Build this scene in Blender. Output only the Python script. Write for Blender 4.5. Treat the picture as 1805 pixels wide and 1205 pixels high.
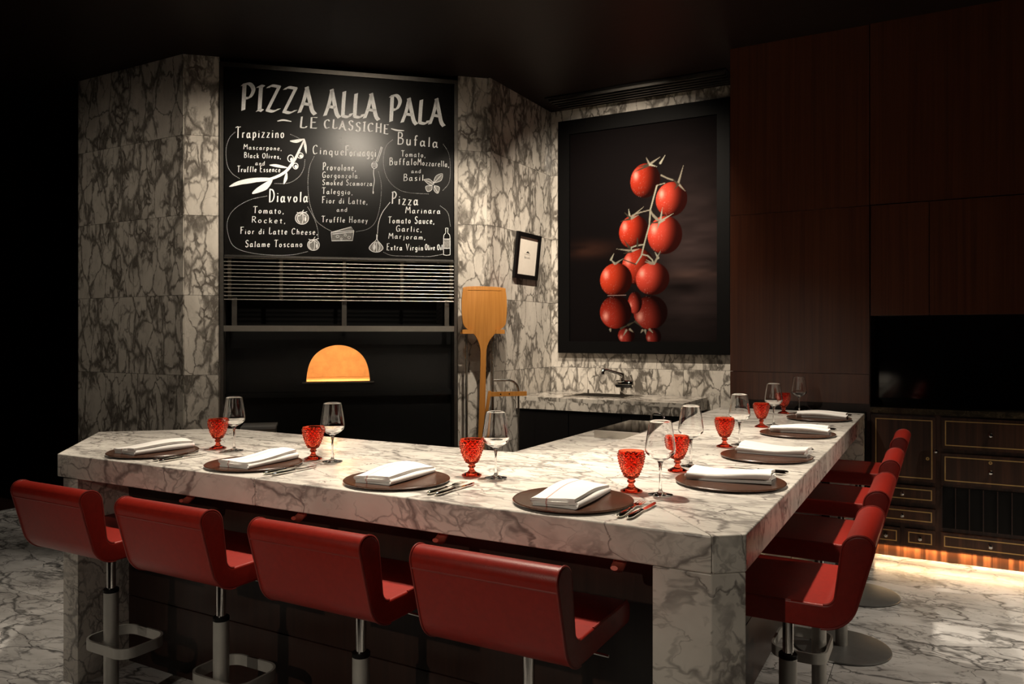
import bpy, bmesh, math, random
import numpy as np
from mathutils import Vector, Matrix

random.seed(7)
scene = bpy.context.scene
for o in list(bpy.data.objects):
    bpy.data.objects.remove(o, do_unlink=True)
C = scene.collection
PI = math.pi

# ------------------------------------------------------------------ camera
# 1805x1205 frame. World: X runs along the long arm of the table, Y along the
# short arm (towards the timber wall), Z up, camera above the origin.
W, H = 1805.0, 1205.0
EYE = 1.39
CX, HOR = 902.5, 590.0
FPX = 1365.776
YAW = math.radians(29.014)
cam_d = bpy.data.cameras.new('camera')
cam = bpy.data.objects.new('camera', cam_d)
C.objects.link(cam)
cam.location = (0, 0, EYE)
cam.rotation_euler = (PI / 2, 0, YAW)
cam_d.sensor_width = 36.0
cam_d.lens = 36.0 * FPX / W
cam_d.shift_y = -(H / 2 - HOR) / W
cam_d.clip_start = 0.05
scene.camera = cam

# ------------------------------------------------------------------ light, exposure
scene.view_settings.view_transform = 'Standard'
scene.view_settings.look = 'None'
scene.view_settings.gamma = 1.0
scene.view_settings.exposure = 0.84
scene.view_settings.use_curve_mapping = False
world = bpy.data.worlds.new('room_ambient')
scene.world = world
world.use_nodes = True
world.node_tree.nodes['Background'].inputs[0].default_value = (1.0, 0.80, 0.62, 1)
world.node_tree.nodes['Background'].inputs[1].default_value = 0.008

WARM = (1.0, 0.87, 0.70)
CEIL = 3.37


def spot(loc, target, watt, deg=60, blend=0.7, radius=0.035, col=WARM):
    l = bpy.data.lights.new('ceiling_and_fill_spot', 'SPOT')
    l.energy = watt
    l.color = col
    l.spot_size = math.radians(deg)
    l.spot_blend = blend
    l.shadow_soft_size = radius
    o = bpy.data.objects.new('ceiling_and_fill_spot', l)
    C.objects.link(o)
    o.location = loc
    o.rotation_euler = (Vector(target) - Vector(loc)).to_track_quat('-Z', 'Y').to_euler()
    return o


ZL = CEIL - 0.06
# spots over the table
spot((-2.85, 2.75, ZL), (-2.65, 2.30, 0.91), 135, 54, 0.9)
spot((-2.10, 2.75, ZL), (-1.80, 2.30, 0.91), 150, 54, 0.9)
spot((-1.42, 2.85, ZL), (-0.98, 2.25, 0.91), 205, 54, 0.9)
spot((-1.42, 3.55, ZL), (-0.85, 3.30, 0.91), 190, 52, 0.9)
spot((-1.42, 4.45, ZL), (-0.85, 4.40, 0.91), 125, 52, 0.9)
# spots washing the chalkboard (seen mirrored in it), the tomato picture and the marble
spot((-2.20, 2.95, ZL), (-3.80, 4.50, 2.35), 66, 60, 1.0)
spot((-2.58, 3.10, ZL), (-3.95, 4.40, 2.30), 26, 60, 1.0)
spot((-2.15, 4.75, ZL), (-2.25, 6.15, 2.05), 190, 95, 1.0)
spot((-2.90, 3.50, ZL), (-4.55, 3.76, 2.15), 85, 60, 1.0)  # added to brighten the marble pillar on the pier side of the oven
spot((-2.15, 3.85, ZL), (-3.10, 5.25, 1.60), 155, 58, 1.0)  # added to brighten the other oven pillar, side wall and peel
spot((-4.4, 0.9, ZL), (-5.3, 3.65, 1.7), 26, 60, 1.0)  # added weak fill for the face of the marble pier
# aisle spots by the sideboard and the angled end, plus added fill spots
spot((1.55, 4.5, ZL), (0.75, 4.45, 0.0), 205, 54, 1.0)
spot((4.7, 3.3, ZL), (-0.40, 3.10, 0.92), 300, 25, 1.0)  # added fill, low from far off, to light the table's side edge
spot((-3.9, 1.6, ZL), (-4.1, 1.5, 0.0), 90, 60)
spot((-1.5, -3.7, ZL), (-1.55, 1.80, 0.82), 210, 32, 1.0)  # added fill from behind the camera for stool backs and table front

# ------------------------------------------------------------------ pixel -> place
ca, sa = math.cos(YAW), math.sin(YAW)


def ray(u, v):
    r = (u - CX) / FPX
    return np.array([r * ca - sa, r * sa + ca, -(v - HOR) / FPX])


def at_z(u, v, z):
    d = ray(u, v)
    p = d * ((z - EYE) / d[2])
    return Vector((p[0], p[1], z))


def at_y(u, v, y):
    d = ray(u, v)
    p = d * (y / d[1])
    return Vector((p[0], y, p[2] + EYE))


def at_x(u, v, x):
    d = ray(u, v)
    p = d * (x / d[0])
    return Vector((x, p[1], p[2] + EYE))


# the oven wall stands at about 43 degrees to the rest
L1 = np.array([-4.67, 3.655])
R2 = np.array([-3.057, 5.146])
OT = (R2 - L1) / np.linalg.norm(R2 - L1)
ON = np.array([OT[1], -OT[0]])
OANG = math.atan2(OT[1], OT[0])


def on_oven(u, v, off=0.0):
    """(s along the wall, z) where the pixel meets the oven wall plane moved off towards the room"""
    d = ray(u, v)
    k = (float(np.dot(ON, L1)) + off) / float(np.dot(ON, d[:2]))
    p = d * k
    return float(np.dot(p[:2] - L1, OT)), p[2] + EYE


# ------------------------------------------------------------------ material helpers
MATS = {}


def new_mat(name):
    m = bpy.data.materials.new(name)
    m.use_nodes = True
    nt = m.node_tree
    b = nt.nodes['Principled BSDF']
    return m, nt, b


def N(nt, typ, **kw):
    n = nt.nodes.new(typ)
    for k, v in kw.items():
        if k.startswith('i_'):
            n.inputs[k[2:].replace('_', ' ')].default_value = v
        elif isinstance(k, str) and k.startswith('n'):
            n.inputs[int(k[1:])].default_value = v
        else:
            setattr(n, k, v)
    return n


def setn(n, **kw):
    for k, v in kw.items():
        setattr(n, k, v)


def math_node(nt, op, a, b=None, c=None, clamp=False):
    n = nt.nodes.new('ShaderNodeMath')
    n.operation = op
    n.use_clamp = clamp
    for i, x in enumerate((a, b, c)):
        if x is None:
            continue
        if isinstance(x, (int, float)):
            n.inputs[i].default_value = x
        else:
            nt.links.new(x, n.inputs[i])
    return n.outputs[0]


def ramp(nt, src, stops):
    r = nt.nodes.new('ShaderNodeValToRGB')
    e = r.color_ramp.elements
    while len(e) < len(stops):
        e.new(0.5)
    for k, (p, c) in enumerate(stops):
        e[k].position = p
        e[k].color = (c[0], c[1], c[2], 1)
    nt.links.new(src, r.inputs[0])
    return r.outputs[0]


def noise(nt, vec, scale, detail=4, rough=0.55, dist=0.0):
    n = nt.nodes.new('ShaderNodeTexNoise')
    n.inputs['Scale'].default_value = scale
    n.inputs['Detail'].default_value = detail
    n.inputs['Roughness'].default_value = rough
    n.inputs['Distortion'].default_value = dist
    if vec is not None:
        nt.links.new(vec, n.inputs['Vector'])
    return n


def mapping(nt, vec, scale=(1, 1, 1), rot=(0, 0, 0), loc=(0, 0, 0)):
    n = nt.nodes.new('ShaderNodeMapping')
    n.inputs['Scale'].default_value = scale
    n.inputs['Rotation'].default_value = rot
    n.inputs['Location'].default_value = loc
    nt.links.new(vec, n.inputs['Vector'])
    return n.outputs[0]


def mixcol(nt, fac, a, b, mode='MIX'):
    n = nt.nodes.new('ShaderNodeMix')
    n.data_type = 'RGBA'
    n.blend_type = mode
    for inp, x in ((n.inputs[0], fac), (n.inputs[6], a), (n.inputs[7], b)):
        if isinstance(x, (int, float)):
            inp.default_value = x
        elif isinstance(x, tuple):
            inp.default_value = (x[0], x[1], x[2], 1)
        else:
            nt.links.new(x, inp)
    return n.outputs[2]


def smooth(nt, x, lo, hi):
    n = nt.nodes.new('ShaderNodeMapRange')
    n.interpolation_type = 'SMOOTHSTEP'
    nt.links.new(x, n.inputs[0])
    for i, val in ((1, lo), (2, hi)):
        if isinstance(val, (int, float)):
            n.inputs[i].default_value = val
        else:
            nt.links.new(val, n.inputs[i])
    return n.outputs[0]


def plain(name, col, rough=0.5, metal=0.0, spec=0.5, **kw):
    if name in MATS:
        return MATS[name]
    m, nt, b = new_mat(name)
    b.inputs['Base Color'].default_value = (*col, 1)
    b.inputs['Roughness'].default_value = rough
    b.inputs['Metallic'].default_value = metal
    b.inputs['Specular IOR Level'].default_value = spec
    # a little procedural variation so that nothing is dead flat
    tc = N(nt, 'ShaderNodeTexCoord')
    nz = noise(nt, tc.outputs['Object'], kw.get('nscale', 30), 3)
    v = kw.get('var', 0.12)
    lo = tuple(c * (1 - v) for c in col)
    hi = tuple(min(1, c * (1 + v)) for c in col)
    nt.links.new(ramp(nt, nz.outputs[0], [(0.3, lo), (0.7, hi)]), b.inputs['Base Color'])
    if kw.get('bump'):
        bp = N(nt, 'ShaderNodeBump')
        bp.inputs['Strength'].default_value = kw['bump']
        bp.inputs['Distance'].default_value = kw.get('bdist', 0.002)
        n2 = noise(nt, tc.outputs['Object'], kw.get('bscale', 200), 2)
        nt.links.new(n2.outputs[0], bp.inputs['Height'])
        nt.links.new(bp.outputs[0], b.inputs['Normal'])
    MATS[name] = m
    return m


def marble(name, base, base2, vein, scale, stretch, rot, cell_w, fine_amt, ridge_amt, rough=0.22, net=1.0, warp=1.1):
    """white marble; cell_w width of the grey network round pale pebbles, ridge_amt long soft veins"""
    m, nt, b = new_mat(name)
    tc = N(nt, 'ShaderNodeTexCoord')
    oi = N(nt, 'ShaderNodeObjectInfo')
    off = N(nt, 'ShaderNodeVectorMath', operation='SCALE')
    comb = N(nt, 'ShaderNodeCombineXYZ')
    nt.links.new(oi.outputs['Random'], comb.inputs[0])
    nt.links.new(math_node(nt, 'MULTIPLY', oi.outputs['Random'], 3.7), comb.inputs[1])
    nt.links.new(math_node(nt, 'MULTIPLY', oi.outputs['Random'], 7.3), comb.inputs[2])
    nt.links.new(comb.outputs[0], off.inputs[0])
    off.inputs['Scale'].default_value = 17.0
    add = N(nt, 'ShaderNodeVectorMath', operation='ADD')
    nt.links.new(tc.outputs['Object'], add.inputs[0])
    nt.links.new(off.outputs[0], add.inputs[1])
    p = mapping(nt, add.outputs[0], (scale * stretch[0], scale * stretch[1], scale * stretch[2]), rot)

    def warped(src, sc, amt, det=4):
        nz = noise(nt, src, sc, det, 0.6)
        sub = N(nt, 'ShaderNodeVectorMath', operation='SUBTRACT')
        nt.links.new(nz.outputs['Color'], sub.inputs[0])
        sub.inputs[1].default_value = (0.5, 0.5, 0.5)
        s = N(nt, 'ShaderNodeVectorMath', operation='SCALE')
        nt.links.new(sub.outputs[0], s.inputs[0])
        s.inputs['Scale'].default_value = amt
        a = N(nt, 'ShaderNodeVectorMath', operation='ADD')
        nt.links.new(src, a.inputs[0])
        nt.links.new(s.outputs[0], a.inputs[1])
        return a.outputs[0]

    pw = warped(warped(warped(p, 0.8, warp), 3.0, warp * 0.26, 3), 11.0, 0.055, 3)

    def edges(vec, sc):
        v = N(nt, 'ShaderNodeTexVoronoi', feature='DISTANCE_TO_EDGE')
        v.inputs['Scale'].default_value = sc
        nt.links.new(vec, v.inputs['Vector'])
        return v.outputs['Distance']

    big = noise(nt, p, 0.9, 3).outputs[0]
    mask = smooth(nt, big, 0.36, 0.66)
    w = math_node(nt, 'MULTIPLY_ADD', mask, cell_w * 1.5, cell_w * 0.25)
    grain = noise(nt, pw, 7.0, 5, 0.7).outputs[0]
    w2 = math_node(nt, 'MULTIPLY', w, math_node(nt, 'MULTIPLY', grain, 2.0))
    e1 = math_node(nt, 'SUBTRACT', 1.0, smooth(nt, edges(pw, 1.0), 0.0, w2), clamp=True)
    e2 = math_node(nt, 'SUBTRACT', 1.0, smooth(nt, edges(pw, 2.6), 0.0, math_node(nt, 'MULTIPLY', w2, 1.1)), clamp=True)
    e2 = math_node(nt, 'MULTIPLY', e2, math_node(nt, 'MULTIPLY', mask, fine_amt))
    e3 = math_node(nt, 'SUBTRACT', 1.0, smooth(nt, edges(pw, 6.0), 0.0, math_node(nt, 'MULTIPLY', w2, 1.4)), clamp=True)
    e3 = math_node(nt, 'MULTIPLY', e3, math_node(nt, 'MULTIPLY', smooth(nt, big, 0.5, 0.72), fine_amt * 0.7))
    cells = math_node(nt, 'MULTIPLY', math_node(nt, 'MAXIMUM', math_node(nt, 'MAXIMUM', e1, e2), e3), net)
    # long soft veins
    rz = noise(nt, pw, 0.75, 5, 0.6).outputs[0]
    rd = math_node(nt, 'ABSOLUTE', math_node(nt, 'SUBTRACT', rz, 0.5))
    rw = math_node(nt, 'MULTIPLY_ADD', grain, 0.07, 0.004)
    r1 = math_node(nt, 'SUBTRACT', 1.0, smooth(nt, rd, 0.0, rw), clamp=True)
    rz2 = noise(nt, mapping(nt, pw, (1, 1, 1), (0.4, 0.3, 0.9), (5, 2, 8)), 1.3, 5, 0.6).outputs[0]
    rd2 = math_node(nt, 'ABSOLUTE', math_node(nt, 'SUBTRACT', rz2, 0.5))
    r2 = math_node(nt, 'SUBTRACT', 1.0, smooth(nt, rd2, 0.0, math_node(nt, 'MULTIPLY', rw, 0.55)), clamp=True)
    ridge = math_node(nt, 'MULTIPLY', math_node(nt, 'MAXIMUM', r1, math_node(nt, 'MULTIPLY', r2, 0.8)), ridge_amt)
    ridge = math_node(nt, 'MULTIPLY', ridge, smooth(nt, noise(nt, p, 1.7, 3).outputs[0], 0.3, 0.65))
    tot = math_node(nt, 'MAXIMUM', cells, ridge)
    tot = math_node(nt, 'MULTIPLY', tot, math_node(nt, 'MULTIPLY_ADD', grain, 0.6, 0.62), clamp=True)
    bc = ramp(nt, noise(nt, p, 1.4, 4).outputs[0], [(0.32, base2), (0.62, base)])
    col = mixcol(nt, tot, bc, vein)
    nt.links.new(col, b.inputs['Base Color'])
    b.inputs['Roughness'].default_value = rough
    b.inputs['Specular IOR Level'].default_value = 0.4
    MATS[name] = m
    return m


def wood(name, c1, c2, scale=(30, 30, 1.2), rough=0.3, spec=0.5, bands=None, bfac=1.0):
    m, nt, b = new_mat(name)
    tc = N(nt, 'ShaderNodeTexCoord')
    oi = N(nt, 'ShaderNodeObjectInfo')
    add = N(nt, 'ShaderNodeVectorMath', operation='ADD')
    nt.links.new(tc.outputs['Object'], add.inputs[0])
    sc = N(nt, 'ShaderNodeVectorMath', operation='SCALE')
    cb = N(nt, 'ShaderNodeCombineXYZ')
    for i in range(3):
        nt.links.new(oi.outputs['Random'], cb.inputs[i])
    nt.links.new(cb.outputs[0], sc.inputs[0])
    sc.inputs['Scale'].default_value = 9.0
    nt.links.new(sc.outputs[0], add.inputs[1])
    p = mapping(nt, add.outputs[0], scale)
    n1 = noise(nt, p, 1.0, 5, 0.65, 0.4).outputs[0]
    col = ramp(nt, n1, [(0.3, c1), (0.68, c2)])
    if bands:
        n2 = noise(nt, mapping(nt, add.outputs[0], bands), 1.0, 2, 0.5).outputs[0]
        f = math_node(nt, 'MULTIPLY', smooth(nt, n2, 0.42, 0.58), bfac)
        col = mixcol(nt, f, col, tuple(x * 0.35 for x in c1))
    nt.links.new(col, b.inputs['Base Color'])
    b.inputs['Roughness'].default_value = rough
    b.inputs['Specular IOR Level'].default_value = spec
    MATS[name] = m
    return m


marble('marble_wall', (0.62, 0.57, 0.505), (0.50, 0.455, 0.40), (0.125, 0.110, 0.094), 6.2, (1.0, 1.0, 0.52), (0, 0.42, 0),
       0.125, 1.3, 0.15, warp=0.88)
marble('marble_table', (0.74, 0.70, 0.64), (0.60, 0.56, 0.51), (0.135, 0.120, 0.112), 4.4, (0.62, 1.30, 0.9), (0.2, 0.1, 0.55),
       0.042, 1.1, 0.7, 0.26, net=0.85, warp=0.80)
marble('marble_floor', (0.67, 0.66, 0.655), (0.42, 0.41, 0.40), (0.075, 0.074, 0.074), 3.1, (0.7, 1.3, 1.0), (0, 0, -0.6),
       0.044, 1.1, 0.9, 0.26, net=0.95, warp=0.85)

wood('timber_panel', (0.060, 0.018, 0.009), (0.115, 0.037, 0.017), (48, 48, 0.7), 0.30, 0.5)
wood('timber_dark', (0.016, 0.0075, 0.0055), (0.030, 0.013, 0.009), (40, 40, 1.0), 0.35, 0.4)
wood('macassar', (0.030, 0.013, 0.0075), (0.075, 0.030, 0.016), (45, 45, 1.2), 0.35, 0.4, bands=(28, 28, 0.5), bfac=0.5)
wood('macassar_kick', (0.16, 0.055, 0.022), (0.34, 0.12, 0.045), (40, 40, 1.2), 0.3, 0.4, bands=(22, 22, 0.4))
wood('plate_wood', (0.034, 0.013, 0.007), (0.078, 0.030, 0.015), (9, 110, 110), 0.24, 0.5)
wood('peel_wood', (0.42, 0.165, 0.030), (0.55, 0.235, 0.050), (60, 60, 2.5), 0.45, 0.35)

steel = plain('brushed_steel', (0.55, 0.52, 0.48), 0.24, 1.0, var=0.06)
steel_dark = plain('dark_steel', (0.20, 0.185, 0.165), 0.38, 1.0, var=0.1)
chrome = plain('chrome', (0.75, 0.73, 0.70), 0.06, 1.0, var=0.02)
silver_paint = plain('silver_paint', (0.42, 0.41, 0.38), 0.42, 0.55, var=0.05)
base_grey = plain('grey_base_metal', (0.20, 0.20, 0.195), 0.42, 0.6, var=0.06)
black = plain('black_paint', (0.004, 0.0035, 0.0035), 0.45, 0.0, 0.15)
black_gloss = plain('black_glass', (0.006, 0.005, 0.006), 0.07, 0.0, 0.5)
board_black = plain('blackboard', (0.0060, 0.0057, 0.0054), 0.27, 0.0, 0.17, nscale=4, var=0.3)
oven_black = plain('oven_black', (0.006, 0.006, 0.006), 0.22, 0.0, 0.5)
chalk = plain('chalk_white', (0.80, 0.80, 0.80), 0.9, 0.0, 0.1, nscale=120, var=0.12)
chalk_grey = plain('chalk_grey', (0.20, 0.195, 0.185), 0.9, 0.0, 0.1, nscale=90, var=0.35)
leather = plain('red_leather', (0.26, 0.013, 0.0068), 0.40, 0.0, 0.4, nscale=60, var=0.10, bump=0.25, bscale=420, bdist=0.0012)
leather_seam = plain('red_leather_seam', (0.22, 0.018, 0.012), 0.4, 0.0, 0.5)
ceiling_mat = wood('ceiling_timber', (0.008, 0.0042, 0.0032), (0.013, 0.0065, 0.0045), (2, 40, 40), 0.5, 0.2)
gold = plain('brass_inlay', (0.55, 0.36, 0.14), 0.35, 0.4)
linen_mat = None
brick_mat = plain('oven_brick', (0.66, 0.50, 0.33), 0.9, 0.0, 0.2, nscale=14, var=0.16)
paper = plain('paper', (0.72, 0.66, 0.58), 0.8, 0.0, 0.2, var=0.03)
ink = plain('ink', (0.03, 0.025, 0.022), 0.8)
stone_dark = marble('marble_dark', (0.045, 0.036, 0.022), (0.018, 0.015, 0.011), (0.16, 0.12, 0.07), 9.0, (1, 1, 1), (0.4, 0.3, 0.2),
                    0.02, 0.5, 0.6, 0.18, net=0.5)
copper_hook = plain('red_hook', (0.42, 0.10, 0.07), 0.3, 0.3)


def glass_mat(name, col, rough=0.0, ior=1.47):
    m, nt, b = new_mat(name)
    b.inputs['Base Color'].default_value = (*col, 1)
    b.inputs['Transmission Weight'].default_value = 1.0
    b.inputs['Roughness'].default_value = rough
    b.inputs['IOR'].default_value = ior
    MATS[name] = m
    return m


clear_glass = glass_mat('clear_glass', (1, 1, 1))
red_glass = glass_mat('red_glass', (1.0, 0.15, 0.075), 0.02)


def linen():
    m, nt, b = new_mat('white_linen')
    tc = N(nt, 'ShaderNodeTexCoord')
    sep = N(nt, 'ShaderNodeSeparateXYZ')
    nt.links.new(tc.outputs['Object'], sep.inputs[0])
    d = math_node(nt, 'ABSOLUTE', math_node(nt, 'ADD', sep.outputs[0], 0.026))
    s1 = math_node(nt, 'LESS_THAN', d, 0.0022)
    wv = noise(nt, tc.outputs['Object'], 900, 2).outputs[0]
    col = mixcol(nt, math_node(nt, 'MULTIPLY', s1, 0.75), (0.82, 0.80, 0.77), (0.50, 0.17, 0.14))
    nt.links.new(col, b.inputs['Base Color'])
    b.inputs['Roughness'].default_value = 0.95
    b.inputs['Specular IOR Level'].default_value = 0.1
    bp = N(nt, 'ShaderNodeBump')
    bp.inputs['Strength'].default_value = 0.15
    bp.inputs['Distance'].default_value = 0.0006
    nt.links.new(wv, bp.inputs['Height'])
    nt.links.new(bp.outputs[0], b.inputs['Normal'])
    return m


linen_mat = linen()

# ------------------------------------------------------------------ mesh helpers


def link(name, me, mat, parent=None):
    o = bpy.data.objects.new(name, me)
    C.objects.link(o)
    if mat is not None:
        m = MATS[mat] if isinstance(mat, str) else mat
        if not me.materials:
            me.materials.append(m)
    if parent is not None:
        o.parent = parent
    return o


def from_bm(name, bm, mat, parent=None, smooth_deg=35):
    bmesh.ops.recalc_face_normals(bm, faces=bm.faces)
    me = bpy.data.meshes.new(name)
    bm.to_mesh(me)
    bm.free()
    shade(me, smooth_deg)
    return link(name, me, mat, parent)


def shade(me, deg):
    if deg is None:
        return
    me.polygons.foreach_set('use_smooth', [True] * len(me.polygons))
    me.set_sharp_from_angle(angle=math.radians(deg))


def from_py(name, verts, faces, mat, parent=None, deg=35, fix=True):
    me = bpy.data.meshes.new(name)
    me.from_pydata([tuple(v) for v in verts], [], faces)
    me.update()
    if fix:
        bm = bmesh.new()
        bm.from_mesh(me)
        bmesh.ops.recalc_face_normals(bm, faces=bm.faces)
        bm.to_mesh(me)
        bm.free()
    shade(me, deg)
    return link(name, me, mat, parent)


def bevel_bm(bm, r, seg=2, angle=30, open_at=None):
    if open_at is not None:
        bmesh.ops.delete(bm, geom=[f for f in bm.faces if all(abs(v.co.y - open_at) < 1e-6 for v in f.verts)], context='FACES_ONLY')
    es = [e for e in bm.edges if len(e.link_faces) == 2 and e.calc_face_angle(0) > math.radians(angle)]
    if r > 0 and es:
        bmesh.ops.bevel(bm, geom=es, offset=r, segments=seg, profile=0.6, affect='EDGES', clamp_overlap=True)


def box_bm(x0, x1, y0, y1, z0, z1, bm=None):
    bm = bm or bmesh.new()
    vs = [bm.verts.new(p) for p in ((x0, y0, z0), (x1, y0, z0), (x1, y1, z0), (x0, y1, z0),
                                    (x0, y0, z1), (x1, y0, z1), (x1, y1, z1), (x0, y1, z1))]
    for f in ((0, 3, 2, 1), (4, 5, 6, 7), (0, 1, 5, 4), (1, 2, 6, 5), (2, 3, 7, 6), (3, 0, 4, 7)):
        bm.faces.new([vs[i] for i in f])
    return bm


def box(name, x0, x1, y0, y1, z0, z1, mat, parent=None, r=0.0, seg=2):
    bm = box_bm(min(x0, x1), max(x0, x1), min(y0, y1), max(y0, y1), min(z0, z1), max(z0, z1))
    if r:
        bevel_bm(bm, r, seg)
    return from_bm(name, bm, mat, parent)


def prism_bm(poly, a0, a1, axis='z', bm=None):
    """poly of 2-D points extruded along axis between a0 and a1"""
    bm = bm or bmesh.new()

    def P(p, a):
        return {'z': (p[0], p[1], a), 'y': (p[0], a, p[1]), 'x': (a, p[0], p[1])}[axis]
    lo = [bm.verts.new(P(p, a0)) for p in poly]
    hi = [bm.verts.new(P(p, a1)) for p in poly]
    bm.faces.new(lo)
    bm.faces.new(list(reversed(hi)))
    n = len(poly)
    for i in range(n):
        j = (i + 1) % n
        bm.faces.new((lo[i], lo[j], hi[j], hi[i]))
    return bm


def prism(name, poly, a0, a1, mat, parent=None, axis='z', r=0.0, seg=2, deg=35, angle=30, open_at=None):
    bm = prism_bm(poly, a0, a1, axis)
    bmesh.ops.recalc_face_normals(bm, faces=bm.faces)
    if r:
        bevel_bm(bm, r, seg, angle, open_at)
    return from_bm(name, bm, mat, parent, deg)


def lathe_bm(prof, seg=48, bm=None, center=(0, 0, 0), close=False, fn=None):
    bm = bm or bmesh.new()
    rings = []
    n = len(prof)
    for k, (r, z) in enumerate(prof):
        if r < 1e-6:
            rings.append([bm.verts.new((center[0], center[1], center[2] + z))])
        else:
            ring = []
            for i in range(seg):
                a = 2 * PI * i / seg
                rr = r + (fn(k, i, r, z) if fn else 0)
                ring.append(bm.verts.new((center[0] + rr * math.cos(a), center[1] + rr * math.sin(a), center[2] + z)))
            rings.append(ring)
    m = n if close else n - 1
    for k in range(m):
        A, B = rings[k], rings[(k + 1) % n]
        for i in range(seg):
            j = (i + 1) % seg
            if len(A) == 1 and len(B) == 1:
                continue
            if len(A) == 1:
                bm.faces.new((A[0], B[j], B[i]))
            elif len(B) == 1:
                bm.faces.new((A[i], A[j], B[0]))
            else:
                bm.faces.new((A[i], A[j], B[j], B[i]))
    return bm


def tube_bm(pts, r, seg=10, bm=None, closed=False):
    bm = bm or bmesh.new()
    pts = [Vector(p) for p in pts]
    n = len(pts)
    rings = []
    ref = None
    for i, p in enumerate(pts):
        a = pts[i - 1] if (i > 0 or closed) else p
        b = pts[(i + 1) % n] if (i < n - 1 or closed) else p
        t = (b - a).normalized()
        if ref is None:
            ref = Vector((0, 0, 1)) if abs(t.z) < 0.9 else Vector((1, 0, 0))
        s = t.cross(ref).normalized()
        ref = s.cross(t).normalized()
        rr = r[i] if isinstance(r, (list, tuple)) else r
        rings.append([bm.verts.new(p + (s * math.cos(2 * PI * k / seg) + ref * math.sin(2 * PI * k / seg)) * rr)
                      for k in range(seg)])
    m = n if closed else n - 1
    for i in range(m):
        A, B = rings[i], rings[(i + 1) % n]
        for k in range(seg):
            j = (k + 1) % seg
            bm.faces.new((A[k], A[j], B[j], B[k]))
    if not closed:
        bm.faces.new(list(reversed(rings[0])))
        bm.faces.new(rings[-1])
    return bm


def tube(name, pts, r, mat, parent=None, seg=12, closed=False):
    return from_bm(name, tube_bm(pts, r, seg, None, closed), mat, parent, 50)


def cyl(name, x, y, z0, z1, r, mat, parent=None, seg=28, bev=0.0):
    if bev:
        prof = [(0, z0), (r - bev, z0), (r, z0 + bev), (r, z1 - bev), (r - bev, z1), (0, z1)]
    else:
        prof = [(0, z0), (r, z0), (r, z1), (0, z1)]
    return from_bm(name, lathe_bm(prof, seg, None, (x, y, 0)), mat, parent, 35)


def catmull(pts, k=6, closed=False):
    pts = [np.array(p, float) for p in pts]
    n = len(pts)
    out = []
    m = n if closed else n - 1
    for i in range(m):
        p1, p2 = pts[i], pts[(i + 1) % n]
        p0 = pts[i - 1] if (i > 0 or closed) else p1 * 2 - p2
        p3 = pts[(i + 2) % n] if (i + 2 < n or closed) else p2 * 2 - p1
        for j in range(k):
            t = j / k
            out.append(0.5 * ((2 * p1) + (-p0 + p2) * t + (2 * p0 - 5 * p1 + 4 * p2 - p3) * t * t
                              + (-p0 + 3 * p1 - 3 * p2 + p3) * t ** 3))
    if not closed:
        out.append(pts[-1])
    return out


def thing(name, label, cat, loc=(0, 0, 0), rz=0.0, group=None):
    o = bpy.data.objects.new(name, None)
    C.objects.link(o)
    o.empty_display_size = 0.1
    o.location = loc
    o.rotation_euler = (0, 0, rz)
    tag(o, label, cat, group)
    return o


def tag(o, label, cat, group=None):
    o['label'] = label
    o['category'] = cat
    if group:
        o['group'] = group
    return o


def struct(o):
    o['kind'] = 'structure'
    return o


def dup(root, loc, rz, label):
    r = root.copy()
    C.objects.link(r)
    r.location = loc
    r.rotation_euler = (0, 0, rz)
    r['label'] = label
    for ch in list(root.children):
        c = ch.copy()
        C.objects.link(c)
        c.parent = r
        for g in list(ch.children):
            d = g.copy()
            C.objects.link(d)
            d.parent = c
    return r


# ================================================================== THE SETTING
COURSE = [0.0, 0.541, 1.106, 1.671, 2.236, 2.801, CEIL]
GAP = 0.0012

# floor: bed plus marble tiles of 0.875 x 0.97 m
floor = struct(box('floor', -9, 6, -4.2, 7, -0.10, -0.012, 'timber_dark'))
TX, TY = 0.875, 0.97
tile_mesh = None
for i in range(-7, 4):
    for j in range(-7, 3):
        x0, y0 = -0.40 + i * TX, 4.32 + j * TY
        if x0 + TX < -7 or x0 > 2.6 or y0 + TY < -1.6 or y0 > 5.6:
            continue
        if tile_mesh is None:
            t = box('tile', 0.0015, TX - 0.0015, 0.0015, TY - 0.0015, -0.012, 0.0, 'marble_floor', floor, 0.0012, 1)
            tile_mesh = t.data
            t.location = (x0, y0, 0)
        else:
            t = link('tile', tile_mesh, None, floor)
            t.location = (x0, y0, 0)

# ceiling
ceil = struct(box('ceiling', -9, 6, -4.2, 7, CEIL, CEIL + 0.12, 'ceiling_timber'))
# dropped part of the ceiling over the aisle, its edge runs towards the timber wall
struct(box('trim_1', -1.40, 6, -4.2, 5.40, CEIL - 0.012, CEIL, 'ceiling_timber', None, 0.003))


def slab_wall(name, root, x0, x1, joints, courses, parent_mat='marble_wall', depth=0.03):
    """marble slabs, each an own piece; root is the wall core (structure), local x along the wall, y=0 the face"""
    for k in range(len(courses) - 1):
        xs = [x0] + [j for j in joints[k % len(joints)] if x0 < j < x1] + [x1]
        for a, b in zip(xs[:-1], xs[1:]):
            box('slab', a + GAP, b - GAP, 0.0, depth, courses[k] + GAP, courses[k + 1] - GAP, parent_mat, root, 0.0015, 1)


def core(name, loc, rz, x0, x1, y1=0.25, z1=CEIL):
    o = struct(box(name, x0, x1, 0.028, y1, 0.0, z1, 'black_paint'))
    o.location = loc
    o.rotation_euler = (0, 0, rz)
    return o


# pier beside the oven: face along X at Y=3.65
wl = core('wall_left', (-5.90, 3.65, 0), 0, 0.0, 1.20, 0.3)
slab_wall('left', wl, 0.0, 1.228, [[0.50], [0.72], [0.50], [0.62], [0.50], [0.74]], COURSE)
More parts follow.
